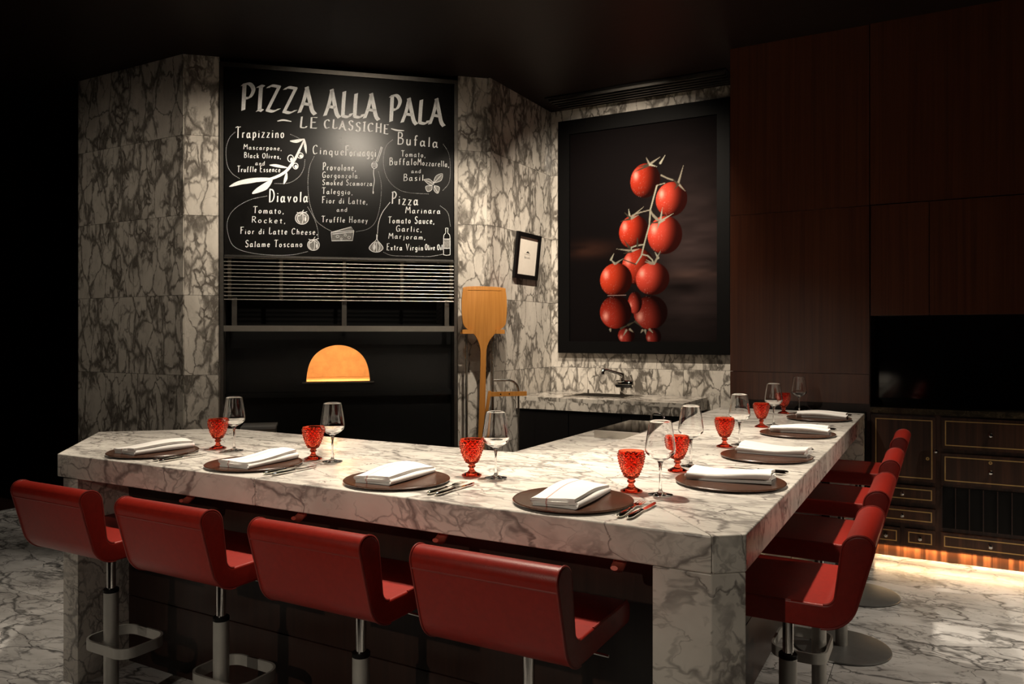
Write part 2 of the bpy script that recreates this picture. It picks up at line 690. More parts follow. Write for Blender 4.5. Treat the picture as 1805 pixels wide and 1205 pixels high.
# oven wall
OL = (L1[0], L1[1], 0)
wo = core('wall_oven', OL, OANG, 0.03, 0.233, 1.2)
slab_wall('oven', wo, 0.0, 0.235, [[]], COURSE)
wo2 = core('wall_centre', OL, OANG, 1.955, 2.175, 0.4)
slab_wall('oven', wo2, 1.953, 2.197, [[]], COURSE)
# wall with the small framed print: face X=-3.04 looking to +X, local x runs along -Y... local y into the wall
wf = core('wall_side', (-3.04, 5.135, 0), PI / 2, 0.0, 1.09, 0.5)
slab_wall('side', wf, 0.0, 1.065, [[], [0.62], [], [0.5], [], [0.7]], COURSE)
# wall with the tomato picture, face Y=6.2
wb = core('wall_back', (-3.04, 6.2, 0), 0, 0.0, 2.2, 0.3)
slab_wall('back', wb, 0.0, 2.1, [[0.75, 1.5], [0.35, 1.2], [0.66, 1.36], [0.4, 1.3], [0.75, 1.5], [0.5, 1.3]], COURSE)
# dark wall beyond the pier
struct(box('wall_far', -9, -5.6, 5.2, 5.4, -0.05, CEIL, 'timber_dark'))
struct(box('wall_end', -9.1, -9.0, -4.2, 5.4, -0.05, CEIL, 'timber_dark'))
struct(box('wall_near', -9.1, 6.1, -4.4, -4.2, -0.05, CEIL, 'timber_dark'))
struct(box('wall_aisle', 6.0, 6.1, -4.2, 7, -0.05, CEIL, 'timber_dark'))

# ceiling slot diffuser in front of the picture wall
vent = thing('air_diffuser', 'long dark linear air diffuser in the ceiling above the tomato picture', 'air vent', (-1.9, 5.95, CEIL))
box('frame', -1.0, 0.5, -0.16, 0.16, -0.010, -0.001, 'black_paint', vent, 0.002)
for k in range(5):
    y = -0.12 + k * 0.06
    box('slat', -0.98, 0.48, y - 0.006, y + 0.006, -0.030, -0.010, steel_dark, vent, 0.001)

# timber wall: panels at Y=5.40
YC = 5.40
wr = struct(box('wall_right', -1.262, 6.0, YC + 0.02, YC + 0.14, 2.21, CEIL, 'timber_dark'))
wr2 = struct(box('wall_timber', -1.262, -0.398, YC + 0.02, YC + 0.70, 0.0, CEIL - 0.001, 'timber_dark'))
for z0, z1 in ((0.95, 1.14), (1.14, 2.21), (2.21, CEIL)):
    box('panel', -1.275, -0.402, YC, YC + 0.03, z0 + 0.0015, z1 - 0.0015, 'timber_panel', wr2, 0.008, 3)
box('plinth', -1.26, -0.42, YC - 0.02, YC + 0.03, 0.0, 0.90, 'black_paint', wr2, 0.004)
box('panel', -0.396, 0.75, YC - 0.012, YC + 0.03, 2.2125, CEIL - 0.001, 'timber_panel', wr, 0.004)
box('panel', 0.753, 2.3, YC - 0.012, YC + 0.03, 2.2125, CEIL - 0.001, 'timber_panel', wr, 0.004)
struct(box('wall_niche', -0.397, 6.0, YC + 0.42, YC + 0.55, 0.0, 2.2, 'black_glass'))

# upper cabinet
uc = thing('wall_cabinet', 'dark timber wall cabinet above the black niche', 'cabinet', (0, YC, 1.512))
box('body', -0.395, 2.3, 0.012, 0.41, 0.012, 0.695, 'timber_dark', uc)
for x0, x1 in ((-0.395, -0.067), (-0.067, 0.75), (0.75, 1.55)):
    box('door', x0 + 0.002, x1 - 0.002, -0.014, 0.012, 0.0, 0.694, 'timber_panel', uc, 0.002)

# ================================================================== SIDEBOARD
sb = thing('sideboard', 'dark striped ebony sideboard with gold inlay lines and stone top', 'sideboard', (0, YC, 0))
box('body', -0.395, 2.0, 0.022, 0.41, 0.075, 0.90, 'timber_dark', sb)
box('face_frame', -0.395, 2.0, 0.018, 0.024, 0.075, 0.90, 'macassar', sb)
box('countertop', -0.396, 2.0, -0.015, 0.415, 0.90, 0.935, 'marble_dark', sb, 0.004)
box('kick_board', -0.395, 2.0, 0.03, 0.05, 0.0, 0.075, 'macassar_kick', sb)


def ring_bm(x0, x1, z0, z1, w, y0, y1):
    bm = bmesh.new()
    box_bm(x0, x1, y0, y1, z0, z0 + w, bm)
    box_bm(x0, x1, y0, y1, z1 - w, z1, bm)
    box_bm(x0, x0 + w, y0, y1, z0 + w, z1 - w, bm)
    box_bm(x1 - w, x1, y0, y1, z0 + w, z1 - w, bm)
    return bm


def knob(parent, x, z, y=-0.002):
    prof = [(0, 0), (0.006, 0), (0.005, 0.008), (0.011, 0.013), (0.0135, 0.019), (0.010, 0.026), (0, 0.028)]
    bm = lathe_bm(prof, 18)
    bmesh.ops.rotate(bm, cent=(0, 0, 0), matrix=Matrix.Rotation(PI / 2, 3, 'X'), verts=bm.verts)
    o = from_bm('knob', bm, chrome, parent, 40)
    o.location = (x, y, z)
    return o


def keyhole(parent, x, z, y=-0.001):
    prof = [(0.0035, 0), (0.010, 0), (0.010, 0.003), (0.0035, 0.003)]
    bm = lathe_bm(prof, 16, close=True)
    bmesh.ops.rotate(bm, cent=(0, 0, 0), matrix=Matrix.Rotation(PI / 2, 3, 'X'), verts=bm.verts)
    o = from_bm('keyhole', bm, gold, parent, 40)
    o.location = (x, y, z)
    return o


def front(kind, x0, x1, z0, z1, knobs=(), keys=(), m=0.018):
    """drawer or door front; x0..z1 is the gold inlay line"""
    o = box(kind, x0 - m, x1 + m, 0.0, 0.020, z0 - m, z1 + m, 'macassar', sb, 0.0015)
    from_bm('inlay', ring_bm(x0, x1, z0, z1, 0.006, -0.0012, 0.002), gold, o)
    for x, z in knobs:
        knob(o, x, z)
    for x, z in keys:
        keyhole(o, x, z)
    return o


front('door', -0.367, -0.050, 0.504, 0.866, [(-0.033, 0.682)], [(-0.076, 0.630)])
front('drawer', -0.367, -0.052, 0.372, 0.438, [(-0.215, 0.405)])
front('drawer', -0.367, -0.052, 0.239, 0.302, [(-0.215, 0.270)])
front('drawer', -0.367, -0.245, 0.102, 0.170, [(-0.306, 0.136)])
front('drawer', -0.182, -0.052, 0.102, 0.170, [(-0.117, 0.136)])
for sx in (0.0, 0.62, 1.24):
    w = 0.47
    front('drawer', 0.017 + sx, 0.017 + sx + w, 0.717, 0.869, [(0.253 + sx, 0.795)])
    front('drawer', 0.015 + sx, 0.017 + sx + w, 0.503, 0.651, [(0.253 + sx, 0.575)], [(0.253 + sx, 0.630)])
    front('drawer', 0.012 + sx, 0.017 + sx + w, 0.102, 0.168, [(0.253 + sx, 0.135)])
    box('rack_recess', 0.0 + sx, 0.506 + sx, 0.012, 0.0185, 0.214, 0.463, 'black_paint', sb)
    for k in range(8):
        x = 0.001 + sx + k * 0.072
        box('divider', x - 0.003, x + 0.003, -0.002, 0.012, 0.214, 0.463, 'timber_dark', sb)
# light strip under the cabinet, in front of the kick board
strip = bpy.data.lights.new('kick_strip_light', 'AREA')
strip.shape = 'RECTANGLE'
strip.size = 2.3
strip.size_y = 0.012
strip.energy = 3.8
strip.color = (1.0, 0.66, 0.34)
so = bpy.data.objects.new('kick_strip_light', strip)
C.objects.link(so)
so.location = (0.78, YC + 0.012, 0.072)
so.rotation_euler = (math.radians(-18), 0, 0)

# ================================================================== CHALKBOARD BAY
def bay(name, *a, **k):
    o = struct(box(name, *a, **k))
    o.location = OL
    o.rotation_euler = (0, 0, OANG)
    return o


bay('trim_2', 0.2365, 0.262, -0.004, 0.13, 0.0, 3.335, steel_dark, None, 0.002)
bay('trim_3', 1.925, 1.9515, -0.004, 0.13, 0.0, 3.335, steel_dark, None, 0.002)
bay('trim_4', 0.2625, 1.9245, -0.006, 0.03, 3.303, 3.335, steel_dark, None, 0.004)
bay('trim_5', 0.2335, 0.2405, -0.010, 0.0, 0.0, 3.33, steel, None, 0.002)
bay('wall_recess', 0.25, 1.94, 1.25, 1.30, 0.0, 3.33, 'black_paint')
bay('wall_hood', 0.262, 1.925, 0.145, 0.56, 1.4565, 1.47, 'black_paint')
bay('wall_flue', 0.262, 1.925, 0.56, 0.60, 1.4565, 3.33, 'black_paint')

# ---- the board
BOFF = 0.0
S0B, S1B, Z0B, Z1B = 0.268, 1.918, 1.962, 3.300
board = thing('chalkboard_menu', 'black chalkboard pizza menu above the oven louvre', 'chalkboard', OL, OANG)
box('board', S0B, S1B, 0.0, 0.02, Z0B, Z1B, board_black, board, 0.001)
box('bottom_trim', S0B, S1B, -0.006, 0.02, Z0B - 0.016, Z0B, steel, board, 0.002)

# stroke letters: cap height 10, x-height 6, baseline 0; a point list per stroke, '~' marks a curved stroke
GL = {
 'A': (8.5, ['~0,0 2.2,4.6 3.9,10.2', '~3.5,10.4 5.4,5.4 7,1.2 8.8,-0.4', '1.4,3.7 6.2,3.4']), 'B': (7, ['1,0 1,10', '~0.5,10 4.6,9.6 4.8,6.4 1.2,5.4', '~1.2,5.4 6,4.6 5.6,0.8 0.6,0']),
 'C': (7.4, ['~6.6,8.4 4.4,10 1.2,8 0.6,4 2.6,0.4 6.8,1.6']), 'D': (7.6, ['1,0 1,10', '~0.4,10 5,9 6.8,5 4.6,0.8 0.4,0']),
 'E': (6.4, ['6,10 1,10 1,0 6,0', '1,5.4 4.8,5.4']), 'F': (6.4, ['1.2,0 1.2,10', '0,9.8 6.4,10', '1.2,5.6 5,5.8']),
 'G': (7.6, ['~6.4,8.6 4.2,10 1.2,8 0.6,4 2.6,0.3 6.4,1.4', '6.6,0.4 6.6,4.4 4,4.4']), 'H': (7.6, ['1,0 1,10', '6.6,0 6.6,10', '1,5.2 6.6,5.2']),
 'I': (3.4, ['1.6,0.2 1.9,9.8', '~0.2,9.4 1.6,10.2 3.4,9.9', '~0.2,0 1.6,0.4 3.2,0.1']), 'L': (6, ['~1.6,10.2 1.3,6 1.1,0.4', '~1.0,0.4 3.4,0.1 5.2,0.4 6.2,1.6']),
 'M': (9.6, ['0.4,0 1.6,10', '1.6,10 4.8,4.4', '4.8,4.4 8,10', '8,10 9,0']), 'O': (8, ['~4,10 1,8 0.8,3 4,0 7,3 6.8,8 4,10']),
 'P': (6.6, ['1.2,0 1.4,10', '~0,9.6 4,10.2 6.2,8 4.4,5 1.4,4.6']), 'R': (7, ['1.2,0 1.2,10', '~0.6,10 4.4,9.8 5.8,7.6 4,5.2 1.2,5', '3,5 6.8,0']),
 'S': (6.6, ['~6,8.6 3.6,10 1.2,8.2 2.6,5.6 5.4,4.2 5.2,1 2.8,0 0.6,1.6']), 'T': (7, ['3.6,0 3.6,10', '~0,9.4 2.4,10.4 4.6,9.8 7.4,10.4']),
 'V': (7.4, ['0.4,10 3.8,0 7.2,10']), 'Z': (7.4, ['~0.6,9.2 2.6,10.2 6.8,9.9', '6.7,10 0.8,0.3', '~0.6,0.4 4,0 7.2,1.2']),
 'a': (6.2, ['~4.4,4.9 2.6,6 0.8,4.4 0.7,1.4 2.2,0 4.6,2.0', '~4.9,6.2 4.9,1.4 6.4,0.1']), 'b': (5.6, ['1,10 1,0', '~1,4.4 3,6 5,4.4 4.8,1.2 2.8,0 1,1.2']),
 'c': (5, ['~4.8,5 3,6 1,4.4 1,1.6 2.6,0 4.8,1']), 'd': (5.6, ['5,10 5,0', '~5,4.6 3,6 1,4.4 0.8,1.4 2.6,0 5,1.4']),
 'e': (5.4, ['~1,3.2 4.8,3.6 4.2,5.6 2.4,6 0.9,4 1.2,1 3,0 5,1.2']), 'f': (4.4, ['~4.4,9.4 3,10 2,8 2,0', '0.4,5.8 4,5.8']),
 'g': (5.6, ['~5,4.8 3,6 1,4.4 1,2 2.8,0.8 5,2', '~5,6 5,-1.4 3.4,-3 1,-2.2']), 'h': (5.6, ['1,10 1,0', '~1,4 3,6 4.8,4.6 4.9,0']),
 'i': (2.4, ['1.2,6 1.2,0', '1.1,8 1.4,8.5']), 'j': (3, ['~2,6 2,-1.4 0.2,-2.8', '1.9,8 2.2,8.5']),
 'k': (5.2, ['1,10 1,0', '4.8,6 1,2.6', '2.2,3.6 5,0']), 'l': (2.2, ['1.2,10.4 1.1,0']),
 'm': (8.4, ['1,6 1,0', '~1,4 2.8,6 4.2,4.6 4.2,0', '~4.2,4 6,6 7.6,4.6 7.6,0']), 'n': (5.6, ['1,6 1,0', '~1,4 3,6 4.8,4.6 4.9,0']),
 'o': (5.8, ['~2.9,6 1,4.6 0.9,1.6 2.9,0 4.9,1.6 4.8,4.6 2.9,6']), 'p': (5.6, ['1,6 1,-3', '~1,4.4 3,6 5,4.4 4.8,1.2 2.8,0 1,1.2']),
 'q': (5.6, ['~5,4.6 3,6 1,4.4 0.8,1.4 2.6,0 5,1.4', '5,6 5,-3']), 'r': (4.2, ['1,6 1,0', '~1,3.8 2.4,5.8 4,5.6']),
 's': (4.6, ['~4.2,5.2 2.6,6 1,4.8 2.2,3.3 4,2 3.4,0.3 0.6,0.6']), 't': (4, ['2,8.6 2,0.2 3.4,0', '0.2,6 4,6.2']),
 'u': (5.6, ['~1,6 1,1.6 2.8,0 4.8,1.8', '4.9,6 5,0']), 'v': (5.2, ['0.6,6 2.7,0 4.8,6']),
 'x': (5, ['0.6,6 4.6,0', '4.6,6 0.6,0']), 'y': (5.2, ['0.6,6 2.8,0.6', '4.8,6 1.4,-3']), 'z': (5, ['0.6,6 4.6,6 0.6,0 4.8,0.2']),
 ',': (2, ['1,0.6 0.6,-1.4']), '.': (2, ['0.8,0.2 1.2,0.5']), ' ': (3.2, []), '-': (5, ['0,5 5,5'])}


def zc(x, y):
    """a place on the board from the enlarged view of it (440 px wide, 3.348 times)"""
    return on_oven(380 + x / 3.348, 100 + y / 3.348, BOFF)


def ribbon(bm, pts, w, nib=None, y=-0.0016, taper=False):
    pts = [np.array(p) for p in pts]
    n = len(pts)
    L, R = [], []
    for i in range(n):
        t = pts[min(i + 1, n - 1)] - pts[max(i - 1, 0)]
        l = np.linalg.norm(t)
        t = t / l if l > 1e-9 else np.array([1.0, 0])
        nn = np.array([-t[1], t[0]])
        ww = w
        if taper:
            ww = w * (0.25 + 0.75 * math.sin(PI * (0.08 + 0.84 * i / max(1, n - 1))))
        o = nn * ww * 0.5
        if nib is not None:
            s = 1.0 if np.dot(nn, nib) >= 0 else -1.0
            o = o + nib * s * 0.5
        L.append(pts[i] + o)
        R.append(pts[i] - o)
    vl = [bm.verts.new((p[0], y, p[1])) for p in L]
    vr = [bm.verts.new((p[0], y, p[1])) for p in R]
    for i in range(n - 1):
        bm.faces.new((vl[i], vr[i], vr[i + 1], vl[i + 1]))


def parse(s):
    curved = s.startswith('~')
    pts = [tuple(float(a) for a in q.split(',')) for q in s.lstrip('~').split()]
    return catmull(pts, 5) if curved else [np.array(p) for p in pts]


def write(text, x0, y0, x1, y1, cap, weight=0.115, nib=None, jit=0.25, y=-0.0016, gap=3.0):
    rnd = random.Random(text + str(x0))
    a, b = np.array(zc(x0, y0)), np.array(zc(x1, y1))
    hgt = zc(x0, y0 - cap)[1] - zc(x0, y0)[1]
    total = sum(GL[ch][0] + gap for ch in text) - gap
    d = (b - a) / total
    k = hgt / 10
    bm = bmesh.new()
    pen = 0.0
    for ch in text:
        gw, strokes = GL[ch]
        dy = rnd.uniform(-jit, jit)
        sy = 1 + rnd.uniform(-0.06, 0.06)
        for s in strokes:
            pts = parse(s)
            if ch.islower():
                pts = [np.array([p[0] * 0.92, p[1] * (0.84 if ch in 'bdfhklt' else 0.80)]) for p in pts]
            pts = [a + d * (pen + p[0] + 0.05 * p[1]) + np.array([0, (p[1] * sy + dy) * k]) for p in pts]
            ribbon(bm, pts, weight * hgt, None if nib is None else np.array(nib) * hgt, y)
        pen += gw + gap
    return from_bm('lettering', bm, chalk, board, None)


NIB = (0.13, 0.03)
write('PIZZA', 150, 316, 585, 336, 150, 0.045, (0.105, 0.062), 0.2, gap=1.6)
write('ALLA', 645, 346, 960, 366, 145, 0.045, (0.105, 0.062), 0.2, gap=1.2)
write('PALA', 1024, 380, 1345, 404, 145, 0.045, (0.105, 0.062), 0.2, gap=1.2)
write('LE', 495, 418, 600, 420, 62, 0.07, (0.10, 0.03))
write('CLASSICHE', 640, 420, 1020, 455, 55, 0.07, (0.10, 0.03), 0.5)
for args in (
    ('Trapizzino', 118, 478, 405, 478, 62), ('Mascarpone,', 165, 545, 390, 553, 30), ('Black Olives,', 168, 595, 385, 602, 32),
    ('and', 235, 640, 290, 640, 27), ('Truffle Essence', 128, 680, 382, 680, 36),
    ('Diavola', 315, 856, 545, 859, 72), ('Tomato,', 222, 922, 402, 926, 38), ('Rocket,', 212, 978, 412, 982, 36),
    ('Fior di Latte Cheese,', 146, 1045, 602, 1049, 38), ('Salame Toscano', 175, 1122, 512, 1122, 40),
    ('Cinque', 573, 574, 757, 582, 54), ('Formaggi', 765, 584, 946, 590, 60),
    ('Provolone,', 632, 668, 828, 673, 44), ('Gorgonzola.', 630, 713, 850, 717, 36), ('Smoked Scamorza', 630, 756, 924, 762, 34),
    ('Taleggio,', 628, 808, 808, 813, 36), ('Fior di Latte,', 628, 863, 896, 870, 38), ('and', 715, 914, 776, 914, 28),
    ('Truffle Honey', 625, 976, 898, 979, 36),
    ('Bufala', 1072, 516, 1312, 536, 68), ('Tomato,', 1095, 588, 1238, 594, 34), ('Buffalo', 1025, 638, 1186, 640, 44),
    ('Mozzarella,', 1192, 640, 1378, 650, 38), ('and', 1155, 686, 1211, 687, 26), ('Basil', 1108, 733, 1226, 730, 40),
    ('Pizza', 1038, 868, 1195, 877, 68), ('Marinara', 1120, 922, 1326, 926, 38), ('Tomato Sauce,', 1018, 981, 1290, 985, 40),
    ('Garlic,', 1065, 1030, 1216, 1033, 36), ('Marjoram,', 1020, 1072, 1237, 1078, 33), ('Extra Virgin', 1010, 1141, 1224, 1142, 38),
    ('Olive Oil', 1236, 1140, 1338, 1140, 34)):
    write(*args, weight=0.062 if args[5] > 50 else 0.072, nib=(0.042, 0.020))


def zstroke(bm, pts, w, curve=True, taper=False, y=-0.0018):
    q = catmull(pts, 6) if curve else pts
    ribbon(bm, [zc(*p) for p in q], w, None, y, taper)


def zfill(bm, pts, y=-0.0012, curve=True):
    q = catmull(pts, 5, True) if curve else pts
    vs = [bm.verts.new((zc(*p)[0], y, zc(*p)[1])) for p in q]
    bmesh.ops.triangulate(bm, faces=[bm.faces.new(vs)])


def dots(path):
    pts = [np.array(zc(*p)) for p in catmull(path, 10)]
    acc = 0.0
    bm = bmesh.new()
    for p, q in zip(pts[:-1], pts[1:]):
        l = np.linalg.norm(q - p)
        t = -acc
        while t + 0.010 <= l:
            t += 0.010
            c = p + (q - p) * (t / l)
            vs = [bm.verts.new((c[0] + 0.0021 * math.cos(k * PI / 3), -0.0016, c[1] + 0.0021 * math.sin(k * PI / 3))) for k in range(6)]
            bm.faces.new(vs)
        acc = l - t
    from_bm('dotted_outline', bm, chalk, board, None)


for path in (
    [(120, 440), (82, 480), (62, 550), (70, 640), (100, 690), (140, 718)], [(435, 455), (470, 470), (500, 485)],
    [(528, 600), (520, 660), (490, 710), (430, 745), (345, 748)],
    [(310, 820), (200, 845), (110, 900), (70, 970), (75, 1050), (110, 1120), (200, 1155), (330, 1170), (450, 1168), (550, 1148)],
    [(540, 880), (580, 950), (603, 1020), (605, 1070)],
    [(585, 580), (555, 650), (545, 750), (555, 860), (590, 960), (640, 1005), (685, 1030)],
    [(960, 670), (978, 760), (970, 880), (945, 970), (900, 1015), (830, 1032)],
    [(1050, 485), (1005, 530), (990, 620), (1010, 710), (1060, 770), (1130, 800), (1260, 810)],
    [(1340, 510), (1375, 570), (1385, 650), (1378, 740), (1340, 790)],
    [(985, 1150), (1040, 1172), (1150, 1176), (1260, 1178), (1340, 1165)], [(1320, 875), (1370, 920), (1386, 1000)]):
    dots(path)

for pts_, w_, tp_ in (([(365, 380), (400, 374), (447, 382)], 0.012, True), ([(1035, 424), (1070, 434), (1112, 436)], 0.012, True),
                      ([(1030, 858), (985, 918), (962, 980), (955, 1045)], 0.004, False)):
    bm = bmesh.new()
    zstroke(bm, pts_, w_, True, tp_)
    from_bm('chalk_line', bm, chalk, board, None)
# olive branch
bm = bmesh.new()
zstroke(bm, [(90, 764), (200, 738), (320, 722), (410, 680), (465, 610), (500, 540), (524, 488)], 0.020, True, True)
for leaf in ([(80, 767), (130, 735), (220, 715), (325, 716), (230, 742), (140, 755)], [(215, 808), (250, 770), (335, 722), (310, 775), (265, 798)],
             [(318, 640), (360, 634), (430, 655), (380, 655)], [(402, 752), (405, 715), (420, 680), (424, 720)],
             [(438, 497), (480, 488), (526, 484), (480, 508)], [(524, 484), (537, 525), (536, 572), (522, 530)]):
    zfill(bm, leaf)
from_bm('olive_branch_drawing', bm, chalk, board, None)


def ell(cx, cy, rx, ry, n=14):
    return [(cx + rx * math.cos(2 * PI * k / n), cy + ry * math.sin(2 * PI * k / n)) for k in range(n)]


def icon(name, fills=(), lines=(), w=0.004, whites=()):
    bm = bmesh.new()
    for l in lines:
        zstroke(bm, l, w)
    for l in whites:
        zfill(bm, l, -0.0017)
    o = from_bm(name, bm, chalk, board, None)
    if fills:
        bm = bmesh.new()
        for f in fills:
            zfill(bm, f, -0.0011)
        from_bm('shading', bm, chalk_grey, o, None)


def loop(p):
    return p + [p[0]]


icon('olive_drawing', [], [loop(ell(443, 600, 17, 20)), loop(ell(500, 583, 17, 16)), loop(ell(472, 645, 15, 17))], 0.006,
     [ell(448, 606, 8, 11), ell(504, 586, 10, 9), ell(474, 648, 9, 10)])
for cx, cy, r in ((510, 952, 39), (578, 1110, 35)):
    icon('tomato_drawing', [ell(cx, cy, r * 0.92, r * 0.86)],
         [loop(ell(cx, cy, r, r * 0.92)), [(cx - 22, cy - 20), (cx - 26, cy + 6), (cx - 14, cy + 27)], [(cx + 4, cy - 22), (cx + 7, cy + 6), (cx + 2, cy + 30)],
          [(cx - 30, cy - 34), (cx - 4, cy - 28), (cx + 30, cy - 38)], [(cx, cy - 28), (cx + 4, cy - 40), (cx + 10, cy - 48)],
          [(cx, cy - 28), (cx - 14, cy - 14), (cx - 26, cy - 12)], [(cx, cy - 28), (cx + 16, cy - 16), (cx + 26, cy - 10)]], 0.0042,
         [ell(cx + 20, cy + 6, 5, 14)])
bm = bmesh.new()
for l in ([(682, 1036), (800, 1004), (816, 1026), (682, 1036)], [(682, 1036), (686, 1086), (808, 1084), (816, 1026)], [(690, 1046), (812, 1034)]):
    zstroke(bm, l, 0.0052, False)
for c in ((720, 1060, 9, 7), (765, 1052, 7, 6), (788, 1066, 8, 8), (742, 1074, 6, 5)):
    zstroke(bm, loop(ell(*c, 10)), 0.003, False)
ch = from_bm('cheese_drawing', bm, chalk, board, None)
bm = bmesh.new()
zfill(bm, [(686, 1040), (812, 1030), (806, 1082), (688, 1084)], -0.0011, False)
zfill(bm, [(690, 1034), (798, 1006), (810, 1025)], -0.0011, False)
from_bm('shading', bm, chalk_grey, ch, None)
icon('garlic_drawing', [[(950, 1090), (975, 1105), (985, 1130), (965, 1148), (930, 1148), (908, 1130), (920, 1106)]],
     [[(950, 1048), (948, 1080), (922, 1104), (906, 1130), (930, 1150), (965, 1150), (988, 1130), (974, 1104), (954, 1080), (955, 1048)],
      [(945, 1092), (928, 1118), (936, 1146)], [(951, 1090), (949, 1120), (951, 1150)], [(957, 1092), (970, 1118), (963, 1146)]], 0.0045,
     [[(938, 1105), (932, 1125), (938, 1140), (944, 1122)]])
icon('basil_drawing', [[(1228, 725), (1262, 722), (1288, 750), (1262, 756)], [(1285, 745), (1300, 705), (1338, 690), (1330, 730)],
                       [(1290, 760), (1320, 770), (1312, 805), (1290, 790)], [(1278, 760), (1240, 765), (1250, 795), (1275, 785)]],
     [loop([(1228, 725), (1262, 722), (1288, 750), (1262, 756)]), loop([(1285, 745), (1300, 705), (1338, 690), (1330, 730)]),
      loop([(1290, 760), (1320, 770), (1312, 805), (1290, 790)]), loop([(1278, 760), (1240, 765), (1250, 795), (1275, 785)]),
      [(1285, 748), (1310, 722), (1332, 698)], [(1240, 730), (1262, 738), (1282, 750)], [(1292, 765), (1302, 785), (1311, 800)]], 0.003)
icon('bottle_drawing', [[(1347, 1080), (1382, 1080), (1382, 1128), (1347, 1128)]],
     [[(1357, 1012), (1357, 1040), (1346, 1062), (1345, 1168)], [(1371, 1012), (1371, 1040), (1383, 1062), (1384, 1168)],
      [(1355, 1012), (1364, 1010), (1373, 1012)], [(1345, 1168), (1364, 1171), (1384, 1168)], [(1346, 1075), (1383, 1075)], [(1346, 1130), (1383, 1130)]], 0.0035)
icon('honey_dipper_drawing', [], [[(946, 620), (962, 580), (977, 530)], [(954, 622), (970, 582), (984, 533)], loop(ell(937, 640, 17, 19)),
                                  [(922, 634), (938, 630), (953, 636)], [(921, 642), (938, 638), (954, 644)], [(924, 650), (938, 647), (951, 652)],
                                  [(934, 660), (932, 690), (937, 730), (930, 780), (930, 806)]], 0.0045, [ell(930, 800, 4, 9)])

# ---- louvre
slat_steel = plain('slat_steel', (0.52, 0.49, 0.44), 0.36, 1.0, var=0.04)
post_steel = plain('post_steel', (0.10, 0.085, 0.065), 0.45, 1.0)
lv = thing('louvre_grille', 'horizontal steel bar louvre between chalkboard and hood', 'louvre', OL, OANG)
Z0L, Z1L = 1.640, 1.945
for x in (0.300, 0.655, 1.105, 1.530, 1.905):
    box('post', x - 0.012, x + 0.012, 0.022, 0.040, Z0L, Z1L, post_steel, lv)
nsl = 12
for k in range(nsl):
    z = Z0L + 0.004 + (Z1L - Z0L - 0.008) * k / (nsl - 1)
    tube('slat', [(0.264, 0.010, z), (1.923, 0.010, z)], 0.0036, slat_steel, lv, 12)

# ---- hood rail
hood = thing('hood_rail', 'flat stainless steel rail across the oven bay below the louvre', 'rail', OL, OANG)
box('rail', 0.264, 1.923, -0.006, 0.020, 1.415, 1.457, slat_steel, hood, 0.008, 4)
for x in (0.33, 1.105, 1.875):
    box('post', x - 0.017, x + 0.017, 0.045, 0.07, 1.45, 1.66, steel_dark, hood)
    box('bracket', x - 0.017, x + 0.017, 0.019, 0.07, 1.425, 1.45, steel_dark, hood)

# ---- oven
oven = thing('pizza_oven', 'built-in pizza oven with glowing half-round mouth in black front', 'oven', OL, OANG)
OFF = -0.14
sl, zb = on_oven(540, 672, OFF)
sr, zb2 = on_oven(652, 672, OFF)
zt = on_oven(596, 608, OFF)[1]
sc, zb = (sl + sr) / 2, (zb + zb2) / 2
hw, hh = (sr - sl) / 2, zt - zb


def oven_face():
    y0, y1 = -OFF, -OFF + 0.06
    n = 40
    arch = [(sc - hw * math.cos(PI * k / n), zb + hh * (0.14 * (1 - abs(math.cos(PI * k / n)) ** 14) + 0.86 * math.sin(PI * k / n) ** 0.95 if 0 < k < n else 0)) for k in range(n + 1)]
    x0, x1, z0, z1 = 0.262, 1.925, 0.0, 1.455
    bm = bmesh.new()
    outer = []
    for k in range(n + 1):
        a = PI * k / n
        dx, dz = -math.cos(a), math.sin(a)
        cands = []
        if dx < -1e-6:
            cands.append((x0 - sc) / dx)
        if dx > 1e-6:
            cands.append((x1 - sc) / dx)
        if dz > 1e-6:
            cands.append((z1 - zb) / dz)
        t = min(cands)
        outer.append((sc + dx * t, zb + dz * t))
    for y in (y0,):
        A = [bm.verts.new((p[0], y, p[1])) for p in arch]
        B = [bm.verts.new((p[0], y, p[1])) for p in outer]
        D = [bm.verts.new((p[0], y1, p[1])) for p in arch]
        for k in range(n):
            bm.faces.new((A[k], A[k + 1], B[k + 1], B[k]))
            bm.faces.new((A[k], D[k], D[k + 1], A[k + 1]))
        for sx, kk in ((x0, None), (x1, None)):
            pass
        lo = [bm.verts.new((x0, y, z0)), bm.verts.new((x1, y, z0))]
        bm.faces.new((B[0], A[0], A[n], B[n], lo[1], lo[0]))
        c0 = bm.verts.new((x0, y, z1))
        c1 = bm.verts.new((x1, y, z1))
        tl = [b for b in B if abs(b.co.x - x0) < 1e-5]
        tr = [b for b in B if abs(b.co.x - x1) < 1e-5]
        i0 = B.index(tl[-1])
        i1 = B.index(tr[0])
        bm.faces.new((B[i0], B[i0 + 1], c0))
        bm.faces.new((B[i1 - 1], B[i1], c1))
        bm.faces.new((A[0], A[n], D[n], D[0]))
    return bm


fo = from_bm('front', oven_face(), oven_black, oven, 20)
